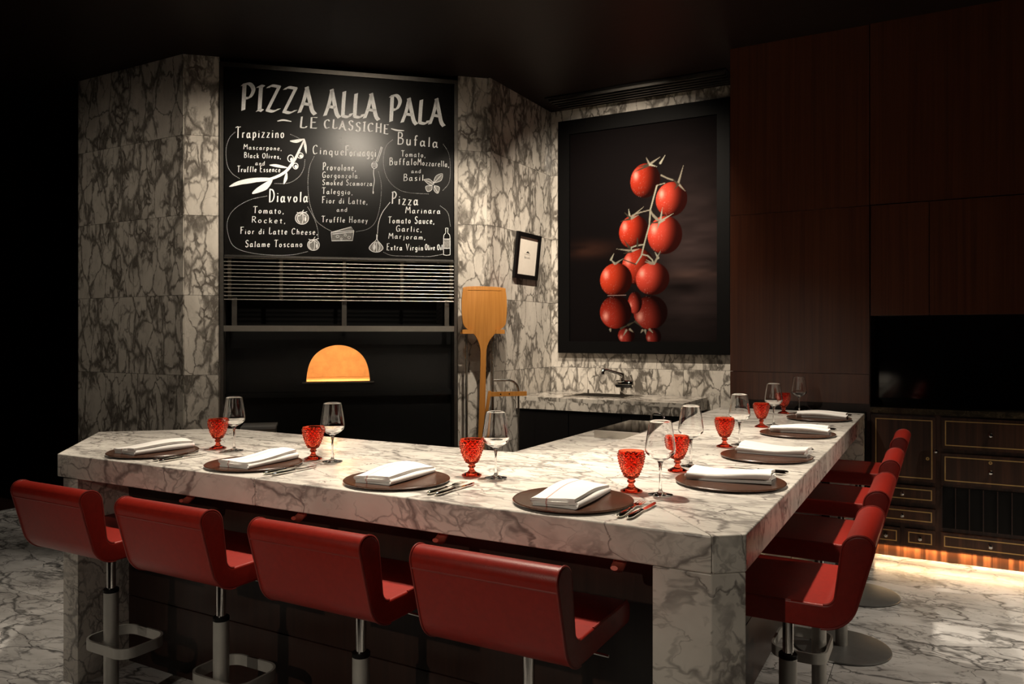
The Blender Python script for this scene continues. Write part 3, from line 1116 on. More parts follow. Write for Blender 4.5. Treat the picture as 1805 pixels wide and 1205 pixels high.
# chamber: vault with floor and back wall
bm = bmesh.new()
n = 24
yA, yB = -OFF + 0.058, -OFF + 0.95
R = 0.40
rings = []
for y in (yA, yB):
    rings.append([bm.verts.new((sc - R * math.cos(PI * k / n), y, zb - 0.012 + 0.37 * math.sin(PI * k / n))) for k in range(n + 1)])
for k in range(n):
    bm.faces.new((rings[0][k], rings[1][k], rings[1][k + 1], rings[0][k + 1]))
bm.faces.new(rings[1])
bm.faces.new((rings[0][0], rings[0][n], rings[1][n], rings[1][0]))
from_bm('chamber', bm, brick_mat, oven, 50)
box('sill', sc - hw - 0.03, sc + hw + 0.03, -OFF - 0.015, -OFF + 0.002, zb - 0.012, zb - 0.001, steel_dark, oven, 0.002)
box('ledge', 0.262, 1.925, -OFF - 0.05, -OFF, zb - 0.11, zb - 0.075, oven_black, oven, 0.006)
ol = bpy.data.lights.new('oven_glow', 'POINT')
ol.energy = 9
ol.color = (1.0, 0.58, 0.25)
ol.shadow_soft_size = 0.05
oo = bpy.data.objects.new('oven_glow', ol)
C.objects.link(oo)
p = L1 + OT * sc + (-ON) * (-OFF + 0.16)
oo.location = (p[0], p[1], zb + 0.315)

# small steel bin behind the table, in front of the oven
p = at_z(455, 753, 0.895)
bin_ = thing('steel_bin', 'small steel bin with dark rim standing before the oven', 'bin', (p[0], p[1], 0), OANG)
box('body', -0.085, 0.085, 0.0, 0.20, 0.0, 0.885, steel_dark, bin_, 0.006)
box('lid', -0.09, 0.09, -0.005, 0.205, 0.885, 0.898, base_grey, bin_, 0.004)

# ================================================================== PEEL AND STAND
POFF = 0.16


def z5(x, y, off=POFF):
    return on_oven(800 + x / 3.8875, 490 + y / 3.8875, off)


stand = thing('peel_stand', 'steel tube stand with wooden ledges holding the pizza peel', 'stand', OL, OANG)
for x in (87, 267):
    s_, z_ = z5(x, 385)
    tube('upright', [(s_, -POFF, 0.0), (s_, -POFF, z_ + 0.003)], 0.0095, steel, stand)
a = z5(272, 700)
b = z5(443, 760)
rr = b[0] - a[0]
pts = [(a[0], a[1])]
pts += [(b[0] - 0.085 + 0.085 * math.sin(t), a[1] - 0.085 + 0.085 * math.cos(t)) for t in [PI / 2 * k / 8 for k in range(9)]]
pts += [(b[0], 0.0)]
tube('side_rail', [(q[0], -POFF, q[1]) for q in pts], 0.0085, steel, stand)
for x0, x1 in ((60, 128), (278, 326)):
    a0, a1 = z5(x0, 384), z5(x1, 350)
    bm = box_bm(a0[0], a1[0], -POFF - 0.058, -POFF - 0.0405, a0[1] + 0.003, a1[1] - 0.002)
    bevel_bm(bm, 0.004, 2)
    from_bm('ledge', bm, 'peel_wood', stand)
    ex = a0[0] - 0.012 if x0 < 100 else a1[0]
    box('ledge_arm', ex, ex + 0.012, -POFF - 0.058, -POFF + 0.012, a0[1] + 0.003, a1[1] - 0.004, 'peel_wood', stand, 0.003)
    box('tube_cap', min(ex, z5(87 if x0 < 100 else 267, 385)[0]) - 0.004, max(ex + 0.012, z5(87 if x0 < 100 else 267, 385)[0]) + 0.010, -POFF - 0.012, -POFF + 0.012, a0[1] + 0.003, a0[1] + 0.016, 'peel_wood', stand, 0.002)
outline = [(205, 58), (70, 62), (55, 90), (47, 180), (52, 280), (66, 330), (110, 366), (140, 395), (163, 440), (175, 500), (174, 640), (170, 800),
           (166, 950), (160, 1210), (201, 1210), (206, 950), (210, 800), (213, 640), (216, 500), (232, 440), (260, 398), (292, 366), (340, 328), (352, 280),
           (356, 180), (348, 92), (332, 68)]
q = []
for p in outline:
    q.append(z5(*p))
peel = thing('pizza_peel', 'large orange wooden pizza peel on the stand before the pillar', 'pizza peel', OL, OANG)
hd = [p for p, o in zip(q, outline)]
bmp = bmesh.new()
sm = [tuple(p) for p in catmull([np.array(p) for p in hd], 4, True)]
bmp = prism_bm(sm, -POFF - 0.040, -POFF - 0.022, 'y')
bmesh.ops.recalc_face_normals(bmp, faces=bmp.faces)
bevel_bm(bmp, 0.003, 2, 50)
from_bm('blade_and_handle', bmp, 'peel_wood', peel, 40)
a0, a1 = z5(70, 84), z5(335, 70)
box('blade_edge', a0[0] + 0.02, a1[0] - 0.02, -POFF - 0.0425, -POFF - 0.0395, a0[1], a0[1] + 0.006, 'peel_wood', peel, 0.001)

ws = thing('wooden_rake', 'orange wooden crossbar tool with two holes hung on the stand rail', 'kitchen tool', OL, OANG)
a0, a1 = z5(250, 810, 0.225), z5(497, 775, 0.225)
bmw = bmesh.new()
box_bm(a0[0], a1[0], -0.237, -0.213, a0[1], a1[1], bmw)
bevel_bm(bmw, 0.003, 2)
from_bm('crossbar', bmw, 'peel_wood', ws)
h0, h1 = z5(246, 772, 0.225), z5(222, 935, 0.225)
prism('handle', [(h0[0] - 0.011, h0[1]), (h0[0] + 0.011, h0[1]), (h1[0] + 0.011, h1[1]), (h1[0] - 0.012, h1[1])], -0.235, -0.215, 'peel_wood', ws, 'y', 0.003)
for x, y in ((320, 795), (380, 792)):
    c = z5(x, y, 0.237)
    bm = lathe_bm([(0, 0), (0.005, 0), (0.005, 0.002), (0, 0.002)], 14)
    bmesh.ops.rotate(bm, cent=(0, 0, 0), matrix=Matrix.Rotation(PI / 2, 3, 'X'), verts=bm.verts)
    o = from_bm('bolt_hole', bm, black, ws)
    o.location = (c[0], -0.2365, c[1])

# ================================================================== FRAMES
# small print, leaning forward from the wall at its top
fr = thing('framed_print', 'small black framed print with tiny emblem on the marble wall', 'framed print', (-3.032, 5.675, 1.855), PI / 2)
fr.rotation_euler = (math.radians(6.0), 0, PI / 2)
fw_, fh_, ft = 0.205, 0.375, 0.022
bm = bmesh.new()
for (x0, x1, z0, z1) in ((-fw_, fw_, 0, 0.034), (-fw_, fw_, fh_ - 0.034, fh_), (-fw_, -fw_ + 0.042, 0.034, fh_ - 0.034), (fw_ - 0.042, fw_, 0.034, fh_ - 0.034)):
    box_bm(x0, x1, -ft, 0, z0, z1, bm)
from_bm('frame', bm, black, fr)
pr = box('print', -fw_ + 0.04, fw_ - 0.04, -0.010, -0.004, 0.032, fh_ - 0.032, paper, fr)
bm = bmesh.new()
vs = [bm.verts.new((x, -0.0105, z)) for x, z in ((-0.028, 0.212), (-0.012, 0.224), (0.004, 0.230), (0.022, 0.222), (0.038, 0.210), (0.018, 0.213), (0.0, 0.214))]
bm.faces.new(vs)
box_bm(-0.055, 0.050, -0.0106, -0.0100, 0.2005, 0.2025, bm)
for k, x in enumerate((-0.045, -0.036, -0.027, -0.016, -0.004, 0.010, 0.022, 0.034, 0.044)):
    box_bm(x, x + 0.004, -0.0106, -0.0100, 0.168, 0.176 + (0.014 if k in (0, 7) else 0.006 * (k % 2)), bm)
from_bm('emblem', bm, ink, pr)

frame_black = plain('matt_black', (0.0025, 0.0022, 0.0022), 0.6, 0.0, 0.06)
# tomato picture: frame and a printed canvas painted cell by cell
PX0, PX1, PZ0, PZ1, PY = -2.948, -1.457, 1.232, 3.260, 6.15
pic = thing('tomato_picture', 'large black framed picture of red vine tomatoes above the sink', 'picture', ((PX0 + PX1) / 2, PY, PZ0))
hwid, hei = (PX1 - PX0) / 2, PZ1 - PZ0
for nm, (x0, x1, z0, z1) in (('frame_rail', (-hwid, hwid, 0, 0.102)), ('frame_rail', (-hwid, hwid, hei - 0.122, hei)),
                             ('frame_stile', (-hwid, -hwid + 0.108, 0.102, hei - 0.122)), ('frame_stile', (hwid - 0.10, hwid, 0.102, hei - 0.122))):
    box(nm, x0, x1, 0.0, 0.05, z0, z1, frame_black, pic, 0.004)


def paint_canvas():
    x0, x1, z0, z1 = -hwid + 0.106, hwid - 0.098, 0.100, hei - 0.120
    nx, nz = 260, 360
    gx = np.linspace(x0, x1, nx)
    gz = np.linspace(z0, z1, nz)
    X, Z = np.meshgrid(gx, gz)
    rng = np.random.default_rng(3)

    def pc(x, y):
        p = at_y(1000 + x / 3.172, 240 + y / 3.172, PY + 0.02)
        return p[0] - (PX0 + PX1) / 2, p[2] - PZ0

    def pr(px, y=500):
        a, b = pc(400, y), pc(400 + px, y)
        return b[0] - a[0]

    def sm(x, lo, hi):
        t = np.clip((x - lo) / (hi - lo), 0, 1)
        return t * t * (3 - 2 * t)

    # smooth cloudy noise
    def cloud(fx, fz, seed):
        r = np.random.default_rng(seed)
        g = r.random((fz + 2, fx + 2))
        u = (X - x0) / (x1 - x0) * fx
        v = (Z - z0) / (z1 - z0) * fz
        i, j = np.minimum(u.astype(int), fx), np.minimum(v.astype(int), fz)
        a, b = u - i, v - j
        a, b = a * a * (3 - 2 * a), b * b * (3 - 2 * b)
        return (g[j, i] * (1 - a) + g[j, i + 1] * a) * (1 - b) + (g[j + 1, i] * (1 - a) + g[j + 1, i + 1] * a) * b

    img = np.zeros((nz, nx, 3))
    bgx = (X - x0) / (x1 - x0)
    glow = np.exp(-(((X - pc(690, 0)[0]) / 0.33) ** 2 + ((Z - pc(0, 720)[1]) / 0.55) ** 2))
    c = cloud(5, 22, 1) * 0.6 + cloud(11, 60, 2) * 0.4
    dark = np.array([0.0045, 0.0030, 0.0032])
    lite = np.array([0.050, 0.032, 0.030])
    img[:] = dark + (glow * (0.35 + 0.9 * c))[..., None] * lite
    left = np.exp(-(((X - pc(120, 0)[0]) / 0.20) ** 2 + ((Z - pc(0, 640)[1]) / 0.06) ** 2))
    img += (left * c)[..., None] * np.array([0.05, 0.018, 0.010])
    rb = np.exp(-(((X - pc(690, 0)[0]) / 0.25) ** 2 + ((Z - pc(0, 800)[1]) / 0.045) ** 2))
    img += (rb * c)[..., None] * np.array([0.05, 0.025, 0.016])
    # table shadow on the right of the front tomato
    shd = np.exp(-(((X - pc(640, 0)[0]) / 0.22) ** 2 + ((Z - pc(0, 860)[1]) / 0.06) ** 2))
    img *= (1 - 0.7 * shd)[..., None]

    def ball(cx, cy, rx, ry, hue=(0.72, 0.052, 0.022), dim=1.0, dark_side=0.9, pale=0.0, flip=False, cut=None):
        mx, mz = pc(cx, cy)
        ax, az = pr(rx), pr(ry) * 1.0
        nxv = (X - mx) / ax
        nzv = (Z - mz) / az
        r2 = nxv ** 2 + nzv ** 2
        inside = 1 - sm(np.sqrt(r2), 0.975, 1.01)
        ny = np.sqrt(np.clip(1 - r2, 0, 1))
        lz = 0.30 if not flip else -0.30
        lam = np.clip(nxv * -0.68 + nzv * lz + ny * 0.62, 0, 1)
        lam = 0.03 + 1.15 * lam ** 1.25 * (1 - dark_side * sm(nxv, -0.15, 0.95))
        col = np.array(hue)[None, None] * lam[..., None]
        hz = 0.34 if not flip else -0.25
        hl = np.exp(-(((nxv + 0.62) / 0.15) ** 2 + ((nzv - hz) / 0.22) ** 2))
        col = col + (hl * 0.62)[..., None] * np.array([1.0, 0.62, 0.50])
        hl2 = np.exp(-(((nxv + 0.35) / 0.45) ** 2 + ((nzv - hz) / 0.5) ** 2))
        col = col + (hl2 * pale)[..., None] * np.array([0.5, 0.16, 0.13])
        sp = rng.random((nz, nx))
        drop = (sp > 0.965) * sm(-nxv, -0.2, 0.4) * 0.16
        col = col + drop[..., None] * np.array([1, 0.7, 0.6])
        al = inside * (1 if cut is None else cut)
        img[:] = img * (1 - al[..., None]) + col * dim * al[..., None]

    mirror = sm(-(Z - pc(0, 900)[1]), 0.0, 0.03)
    # reflections
    ball(465, 985, 95, 92, (0.36, 0.030, 0.018), 0.75, 0.97, 0.1, True)
    ball(378, 930, 40, 60, (0.55, 0.05, 0.03), 0.8, 0.5, 0.2, True)
    ball(270, 982, 93, 92, (0.46, 0.030, 0.014), 0.8, 0.95, 0.06, True)
    ball(330, 1112, 48, 46, (0.40, 0.03, 0.02), 0.8, 0.9, 0.1, True)
    ball(482, 1118, 42, 44, (0.40, 0.03, 0.02), 0.6, 0.9, 0.1, True)
    # tomatoes, back to front
    ball(435, 248, 84, 93, (0.55, 0.040, 0.016), 0.85, 1.0)
    ball(582, 352, 86, 92, (0.70, 0.060, 0.030), 0.95, 0.96, 0.10)
    ball(372, 535, 85, 92, (0.70, 0.050, 0.020), 0.95, 0.85)
    ball(545, 552, 95, 102, (0.74, 0.062, 0.032), 1.0, 0.94, 0.14)
    ball(395, 728, 92, 98, (0.66, 0.050, 0.022), 0.95, 0.6)
    ball(272, 802, 94, 92, (0.72, 0.056, 0.020), 1.0, 0.92)
    ball(476, 796, 94, 88, (0.74, 0.066, 0.036), 1.0, 0.94, 0.16)

    def seg(a, b, w0, w1, col):
        ax, az = pc(*a)
        bx, bz = pc(*b)
        dx, dz = bx - ax, bz - az
        L = dx * dx + dz * dz + 1e-12
        t = np.clip(((X - ax) * dx + (Z - az) * dz) / L, 0, 1)
        d = np.hypot(X - ax - dx * t, Z - az - dz * t)
        w = pr(1) * (w0 + (w1 - w0) * t)
        al = 1 - sm(d, w * 0.6, w * 1.25)
        img[:] = img * (1 - al[..., None]) + np.array(col) * al[..., None]

    stem = (0.30, 0.26, 0.20)
    lit = (0.42, 0.39, 0.30)
    dk = (0.055, 0.045, 0.030)
    for pl, w, col in (([(545, 262), (500, 275)], 3, stem), ([(500, 278), (465, 408), (458, 500), (430, 602), (414, 668), (382, 716)], 4.5, lit),
                       ([(382, 716), (310, 688), (282, 700)], 3.5, dk), ([(462, 412), (410, 425), (362, 442)], 3.5, stem),
                       ([(464, 415), (480, 445), (502, 468)], 5, stem), ([(430, 605), (385, 612), (358, 622), (358, 642)], 4, lit),
                       ([(418, 660), (450, 668), (474, 690), (482, 710)], 4, lit), ([(525, 218), (560, 235), (590, 245)], 4, stem)):
        for a, b in zip(pl[:-1], pl[1:]):
            seg(a, b, w, w * 0.85, col)
    leaves = [((460, 158), (440, 118), stem), ((460, 158), (500, 170), lit), ((470, 150), (520, 115), stem), ((520, 150), (548, 104), lit), ((450, 160), (395, 172), dk),
              ((450, 165), (375, 200), dk), ((620, 262), (650, 160), stem), ((620, 265), (660, 308), stem), ((615, 265), (585, 235), dk), ((620, 268), (598, 298), dk),
              ((350, 455), (342, 405), lit), ((355, 455), (430, 392), stem), ((350, 462), (300, 475), dk), ((360, 460), (398, 440), stem), ((350, 455), (318, 425), dk),
              ((520, 470), (532, 398), lit), ((520, 475), (592, 432), lit), ((515, 475), (470, 425), stem), ((512, 480), (455, 486), dk), ((515, 480), (500, 525), stem), ((515, 482), (545, 470), lit),
              ((355, 640), (275, 630), stem), ((358, 645), (315, 655), dk), ((350, 625), (316, 578), dk), ((392, 615), (392, 560), dk), ((365, 640), (400, 630), lit),
              ((265, 712), (244, 690), lit), ((244, 690), (262, 652), lit), ((270, 712), (312, 684), stem), ((485, 712), (508, 680), lit), ((508, 680), (490, 648), lit),
              ((480, 712), (440, 690), stem), ((490, 705), (522, 638), stem), ((470, 712), (430, 700), stem),
              ((240, 1080), (243, 1096), stem), ((300, 1075), (340, 1055), dk), ((340, 1055), (380, 1035), dk), ((380, 1035), (420, 1070), dk), ((330, 1085), (310, 1120), stem),
              ((350, 1080), (370, 1095), stem), ((420, 1085), (410, 1100), stem), ((435, 1085), (440, 1110), stem), ((460, 1080), (480, 1100), stem)]
    for a, b, col in leaves:
        seg(a, b, 6.5, 0.8, col)
    seg((225, 890), (330, 888), 1.8, 0.5, (0.35, 0.22, 0.20))
    img[:] = np.clip(img, 0, 1) * 0.57
    verts = np.stack([X.ravel(), np.full(X.size, 0.02), Z.ravel()], 1)
    faces = []
    for j in range(nz - 1):
        b = j * nx
        faces += [(b + i, b + i + 1, b + i + 1 + nx, b + i + nx) for i in range(nx - 1)]
    me = bpy.data.meshes.new('canvas')
    me.from_pydata(verts.tolist(), [], faces)
    at = me.color_attributes.new('print', 'FLOAT_COLOR', 'POINT')
    at.data.foreach_set('color', np.concatenate([img.reshape(-1, 3), np.ones((nx * nz, 1))], 1).ravel())
    m, nt, b = new_mat('printed_canvas')
    an = N(nt, 'ShaderNodeVertexColor')
    an.layer_name = 'print'
    nt.links.new(an.outputs[0], b.inputs['Base Color'])
    b.inputs['Roughness'].default_value = 0.85
    b.inputs['Specular IOR Level'].default_value = 0.04
    link('canvas', me, m, pic)


paint_canvas()

# ================================================================== SINK COUNTER
SZ = 0.892
sk = thing('sink_counter', 'marble topped washing counter with dark cabinet below the tomato picture', 'counter', (-2.34, 5.86, 0))
sx0, sx1, sy0, sy1 = -0.685, 0.70, -0.335, 0.325
bx0, bx1, by0, by1 = -0.32, 0.16, -0.13, 0.20
for nm, (x0, x1, y0, y1) in (('worktop_slab', (sx0, bx0, sy0, sy1)), ('worktop_slab', (bx1, sx1, sy0, sy1)), ('worktop_slab', (bx0, bx1, sy0, by0)), ('worktop_slab', (bx0, bx1, by1, sy1))):
    box(nm, x0, x1, y0, y1, SZ - 0.03, SZ, 'marble_wall', sk)
box('apron', sx0, sx1, sy0, sy0 + 0.025, SZ - 0.096, SZ - 0.0302, 'marble_wall', sk, 0.002)
box('end_slab', sx1 - 0.025, sx1, sy0 + 0.026, sy1, SZ - 0.096, SZ - 0.0302, 'marble_wall', sk, 0.002)
box('cabinet', sx0 + 0.01, sx1 - 0.03, sy0 + 0.03, sy1, 0.0, SZ - 0.097, 'black_paint', sk, 0.003)
for k in range(3):
    w_ = (sx1 - sx0 - 0.06) / 3
    x = sx0 + 0.02 + k * w_
    box('door', x + 0.004, x + w_ - 0.004, sy0 + 0.012, sy0 + 0.029, 0.08, SZ - 0.12, 'black_paint', sk, 0.003)
bm = bmesh.new()
# basin: rim, sides, bottom
rim = 0.03
zt_, zb_ = SZ + 0.006, SZ - 0.16
o4 = [(bx0 - rim, by0 - rim), (bx1 + rim, by0 - rim), (bx1 + rim, by1 + rim), (bx0 - rim, by1 + rim)]
i4 = [(bx0 + 0.01, by0 + 0.01), (bx1 - 0.01, by0 + 0.01), (bx1 - 0.01, by1 - 0.01), (bx0 + 0.01, by1 - 0.01)]
vo0 = [bm.verts.new((*p, SZ + 0.0005)) for p in o4]
vo = [bm.verts.new((*p, zt_)) for p in o4]
vi = [bm.verts.new((*p, zt_)) for p in i4]
vb = [bm.verts.new((*p, zb_)) for p in i4]
for k in range(4):
    j = (k + 1) % 4
    bm.faces.new((vo0[k], vo0[j], vo[j], vo[k]))
    bm.faces.new((vo[k], vo[j], vi[j], vi[k]))
    bm.faces.new((vi[k], vi[j], vb[j], vb[k]))
bm.faces.new(vb)
from_bm('basin', bm, steel, sk, 30)
cyl('waste_knob', bx0 + 0.03, by1 + 0.018, zt_, zt_ + 0.03, 0.009, chrome, sk, 16, 0.002)

tp = thing('kitchen_tap', 'chrome single lever kitchen tap on the marble washing counter', 'tap', (-2.30, 6.02, SZ))
cyl('column', 0, 0, 0.0005, 0.066, 0.021, chrome, tp, 24, 0.003)
bm = lathe_bm([(0, -0.055), (0.028, -0.054), (0.033, -0.044), (0.033, 0.062), (0.029, 0.074), (0.034, 0.077), (0.034, 0.094), (0.026, 0.101), (0, 0.101)], 24)
bmesh.ops.rotate(bm, cent=(0, 0, 0), matrix=Matrix.Rotation(PI / 2, 3, 'Y'), verts=bm.verts)
o = from_bm('mixer_body', bm, chrome, tp, 40)
o.location = (0, 0, 0.095)
tube('lever', [(0.087, 0, 0.120), (0.086, -0.005, 0.140), (0.078, -0.012, 0.172)], [0.008, 0.006, 0.009], chrome, tp)
tube('spout', [(0, 0, 0.11), (0.003, -0.002, 0.140), (0.0, -0.006, 0.170), (-0.024, -0.028, 0.182), (-0.065, -0.065, 0.198), (-0.098, -0.09, 0.210), (-0.118, -0.107, 0.208), (-0.127, -0.114, 0.194), (-0.127, -0.114, 0.176)],
     [0.024, 0.023, 0.020, 0.012, 0.011, 0.012, 0.016, 0.020, 0.020], chrome, tp, 14)

# ================================================================== TABLE
TOP, TH = 0.91, 0.092
tb = thing('marble_bar_table', 'long L-shaped white marble bar table set for dinner', 'table', (-1.8, 2.4, 0))


def tpoly(name, pts, z0, z1, mat='marble_table', r=0.006):
    return prism(name, [(x + 1.8, y - 2.4) for x, y in pts], z0, z1, mat, tb, 'z', r, 3)


YF, YI = 1.85, 2.78
XR, XI = -0.412, -1.29
g = 0.0006
P0 = (-3.13, YF)
P1 = (-3.655, 2.365)
P2 = (-3.21, YI)
JX = -2.011
tpoly('tabletop_slab', [P0, (JX - g, YF), (JX - g, YI), P2, P1], TOP - TH, TOP)
mit = (XI - 0.0, YI)
tpoly('tabletop_slab', [(JX + g, YF), (-0.480, YF), (-0.480 - 0.012, YF + 0.018), (-0.492 - g * 2, YF + 0.02), (XI - g, YI), (JX + g, YI)], TOP - TH, TOP)
tpoly('tabletop_slab', [(-0.480 + g, YF + 0.0008), (XR, YF + 0.056), (XR, 3.40 - g), (XI, 3.40 - g), (XI, YI + 0.002), (-0.49 + g, YF + 0.021)], TOP - TH, TOP)
tpoly('tabletop_slab', [(XR, 3.40 + g), (XR, 5.19), (XI, 5.19), (XI, 3.40 + g)], TOP - TH, TOP)
# lower kitchen-side strip with the steel box
tpoly('kitchen_ledge', [(-1.667, YI + 0.001), (XI - 0.001, YI + 0.001), (XI - 0.001, 4.16), (-1.667, 4.16)], 0.80, 0.87)
# legs
tpoly('leg', [(-3.092, YF + 0.001), (-2.995, YF + 0.001), (-2.995, 2.30), (-3.092, 2.30)], 0.0, TOP - TH - 0.001, r=0.003)
tpoly('leg', [(-0.628, YF + 0.001), (-0.481, YF + 0.001), (XR - 0.001, YF + 0.057), (XR - 0.055, YF + 0.20), (-0.628, YF + 0.20)], 0.0, TOP - TH - 0.001, r=0.003)
tpoly('leg', [(-0.60, 5.09), (XR - 0.001, 5.09), (XR - 0.001, 5.188), (-0.60, 5.188)], 0.0, TOP - TH - 0.001, r=0.003)
# dark glossy body panels
for z0, z1 in ((0.02, 0.295), (0.299, TOP - TH - 0.002)):
    tpoly('body_panel', [(-2.993, 2.07), (-0.645, 2.07), (-0.645, 2.10), (-2.993, 2.10)], z0, z1, black_gloss if False else 'timber_dark', 0.002)
    tpoly('body_panel', [(-0.675, 2.102), (-0.645, 2.102), (-0.645, 5.08), (-0.675, 5.08)], z0, z1, 'timber_dark', 0.002)
    tpoly('body_panel', [(-3.25, 2.70), (-1.32, 2.70), (-1.32, 2.73), (-3.25, 2.73)], z0, z1, 'timber_dark', 0.002)
    tpoly('body_panel', [(-1.32, 2.735), (-1.29, 2.735), (-1.29, 5.18), (-1.32, 5.18)], z0, z1, 'timber_dark', 0.002)
# bag hooks under the edge
for x in (-2.40, -1.85, -1.29, -0.735):
    bm = tube_bm([(x + 1.8, 1.915 - 2.4, TOP - TH + 0.002), (x + 1.8, 1.905 - 2.4, TOP - TH - 0.022), (x + 1.8, 1.885 - 2.4, TOP - TH - 0.032), (x + 1.8, 1.865 - 2.4, TOP - TH - 0.026)],
                 [0.010, 0.011, 0.011, 0.006], 12)
    for v in bm.verts:
        v.co.x = (v.co.x - (x + 1.8)) * 1.7 + x + 1.8
    from_bm('bag_hook', bm, copper_hook, tb, 60)['label'] = 'small red hook under the table edge'

# steel box on the ledge
tray = thing('steel_tray', 'low polished steel box on the kitchen side ledge of table', 'tray', (-1.42, 3.89, 0.87))
box('body', -0.118, 0.120, -0.26, 0.26, 0.0005, 0.037, steel, tray, 0.002)
box('lid', -0.120, 0.1215, -0.262, 0.262, 0.0372, 0.040, chrome, tray, 0.001)
tube('handle', [(0.02, 0.22, 0.039), (0.02, 0.22, 0.075), (0.035, 0.22, 0.086), (0.075, 0.22, 0.086), (0.09, 0.22, 0.075), (0.09, 0.22, 0.039)], 0.005, chrome, tray)

# ================================================================== STOOLS


def rounded(pts_r, seg=6):
    """polygon with a fillet radius per corner"""
    out = []
    n = len(pts_r)
    for i in range(n):
        p0, p1, p2 = (np.array(pts_r[(i + k - 1) % n][:2], float) for k in range(3))
        r = pts_r[i][2]
        a = (p0 - p1) / np.linalg.norm(p0 - p1)
        b = (p2 - p1) / np.linalg.norm(p2 - p1)
        ang = math.acos(max(-1, min(1, float(np.dot(a, b)))))
        if r <= 0 or ang > PI - 0.02:
            out.append(tuple(p1))
            continue
        d = r / math.tan(ang / 2)
        d = min(d, 0.48 * min(np.linalg.norm(p0 - p1), np.linalg.norm(p2 - p1)))
        r = d * math.tan(ang / 2)
        c = p1 + (a + b) / np.linalg.norm(a + b) * (r / math.sin(ang / 2))
        s, e = p1 + a * d - c, p1 + b * d - c
        a0, a1 = math.atan2(s[1], s[0]), math.atan2(e[1], e[0])
        da = (a1 - a0 + PI) % (2 * PI) - PI
        for k in range(seg + 1):
            t = a0 + da * k / seg
            out.append((c[0] + r * math.cos(t), c[1] + r * math.sin(t)))
    return out


def make_stool():
    st = thing('bar_stool', '', 'stool', group='red leather stools round the marble table')
    hwid = 0.20
    # profile in (y,z): y=0 at the column, seat front towards +y
    back = rounded([(-0.040, 0.622, 0.0), (-0.182, 0.622, 0.090), (-0.252, 0.876, 0.046), (-0.170, 0.876, 0.046), (-0.146, 0.686, 0.030), (-0.040, 0.686, 0.0)], 8)
    bk = prism('backrest', back, -hwid, hwid, leather, st, 'x', 0.007, 3, 40, 60, -0.040)
    seat = rounded([(-0.040, 0.622, 0), (0.205, 0.622, 0.02), (0.205, 0.686, 0.028), (-0.040, 0.686, 0)], 6)
    se = prism('seat', seat, -hwid, hwid, leather, st, 'x', 0.007, 3, 40, 60, -0.040)
    # welt along both side edges and the seam below the top roll
    for sx in (-1, 1):
        pb = [(sx * (hwid - 0.0035), p[0], p[1]) for p in back[1:-1]]
        c = np.mean(np.array(back), 0)
        tube('welt', pb, 0.0032, leather_seam, bk, 6)
        tube('welt', [(sx * (hwid - 0.0035), -0.040, 0.6845), (sx * (hwid - 0.0035), 0.185, 0.6845)], 0.0032, leather_seam, se, 6)
    tube('seam', [(-hwid + 0.004, -0.2375, 0.825), (hwid - 0.004, -0.2375, 0.825)], 0.0026, leather_seam, bk, 6)
    box('seat_plate', -0.09, 0.09, -0.09, 0.09, 0.612, 0.6215, black, st, 0.003)
    tube('lever', [(0.05, 0.01, 0.606), (0.145, 0.012, 0.604), (0.215, 0.014, 0.601)], 0.0042, chrome, st, 8)
    cyl('piston', 0, 0, 0.46, 0.615, 0.0155, chrome, st, 20)
    cyl('collar', 0, 0, 0.452, 0.466, 0.0265, black, st, 24, 0.002)
    cyl('column', 0, 0, 0.012, 0.453, 0.0255, silver_paint, st, 28, 0.001)
    # footrest: flat band bent to a rounded loop
    path = rounded([(-0.122, -0.035, 0.05), (0.122, -0.035, 0.05), (0.122, 0.150, 0.06), (-0.122, 0.150, 0.06)], 8)
    bm = bmesh.new()
    n = len(path)
    rings = []
    for i, p in enumerate(path):
        a, b = np.array(path[i - 1]), np.array(path[(i + 1) % n])
        t = (b - a) / np.linalg.norm(b - a)
        nn = np.array([-t[1], t[0]]) * 0.004
        rings.append([bm.verts.new((p[0] + s * nn[0], p[1] + s * nn[1], z)) for s, z in ((-1, 0.235), (1, 0.235), (1, 0.272), (-1, 0.272))])
    for i in range(n):
        A, B = rings[i], rings[(i + 1) % n]
        for k in range(4):
            j = (k + 1) % 4
            bm.faces.new((A[k], B[k], B[j], A[j]))
    from_bm('footrest', bm, silver_paint, st, 30)
    bm = lathe_bm([(0, 0.0005), (0.20, 0.0005), (0.205, 0.004), (0.203, 0.009), (0.19, 0.012), (0.04, 0.0135), (0.0, 0.0135)], 56)
    from_bm('base', bm, base_grey, st, 40)
    return st


ORD = ('first', 'second', 'third', 'fourth')
stool = make_stool()
front_x = (-2.653, -2.073, -1.483, -0.93)
right_y = (4.53, 3.73, 3.01, 2.36)
for i, x in enumerate(front_x):
    lab = 'red leather bar stool with steel column, %s from the angled free end of table' % ORD[i]
    if i == 0:
        stool['label'] = lab
        stool.location = (x, 1.765, 0)
    else:
        dup(stool, (x, 1.765, 0), 0, lab)
for i, y in enumerate(right_y):
    dup(stool, (-0.391, y, 0), PI / 2, 'red leather bar stool with steel column, %s from the timber wall sideboard' % ORD[i])

# ================================================================== PLACE SETTINGS


def place_label(what, k):
    if k < 4:
        return '%s, %s setting from the angled free end of table' % (what, ORD[k])
    return '%s, %s setting from the timber wall' % (what, ORD[7 - k])


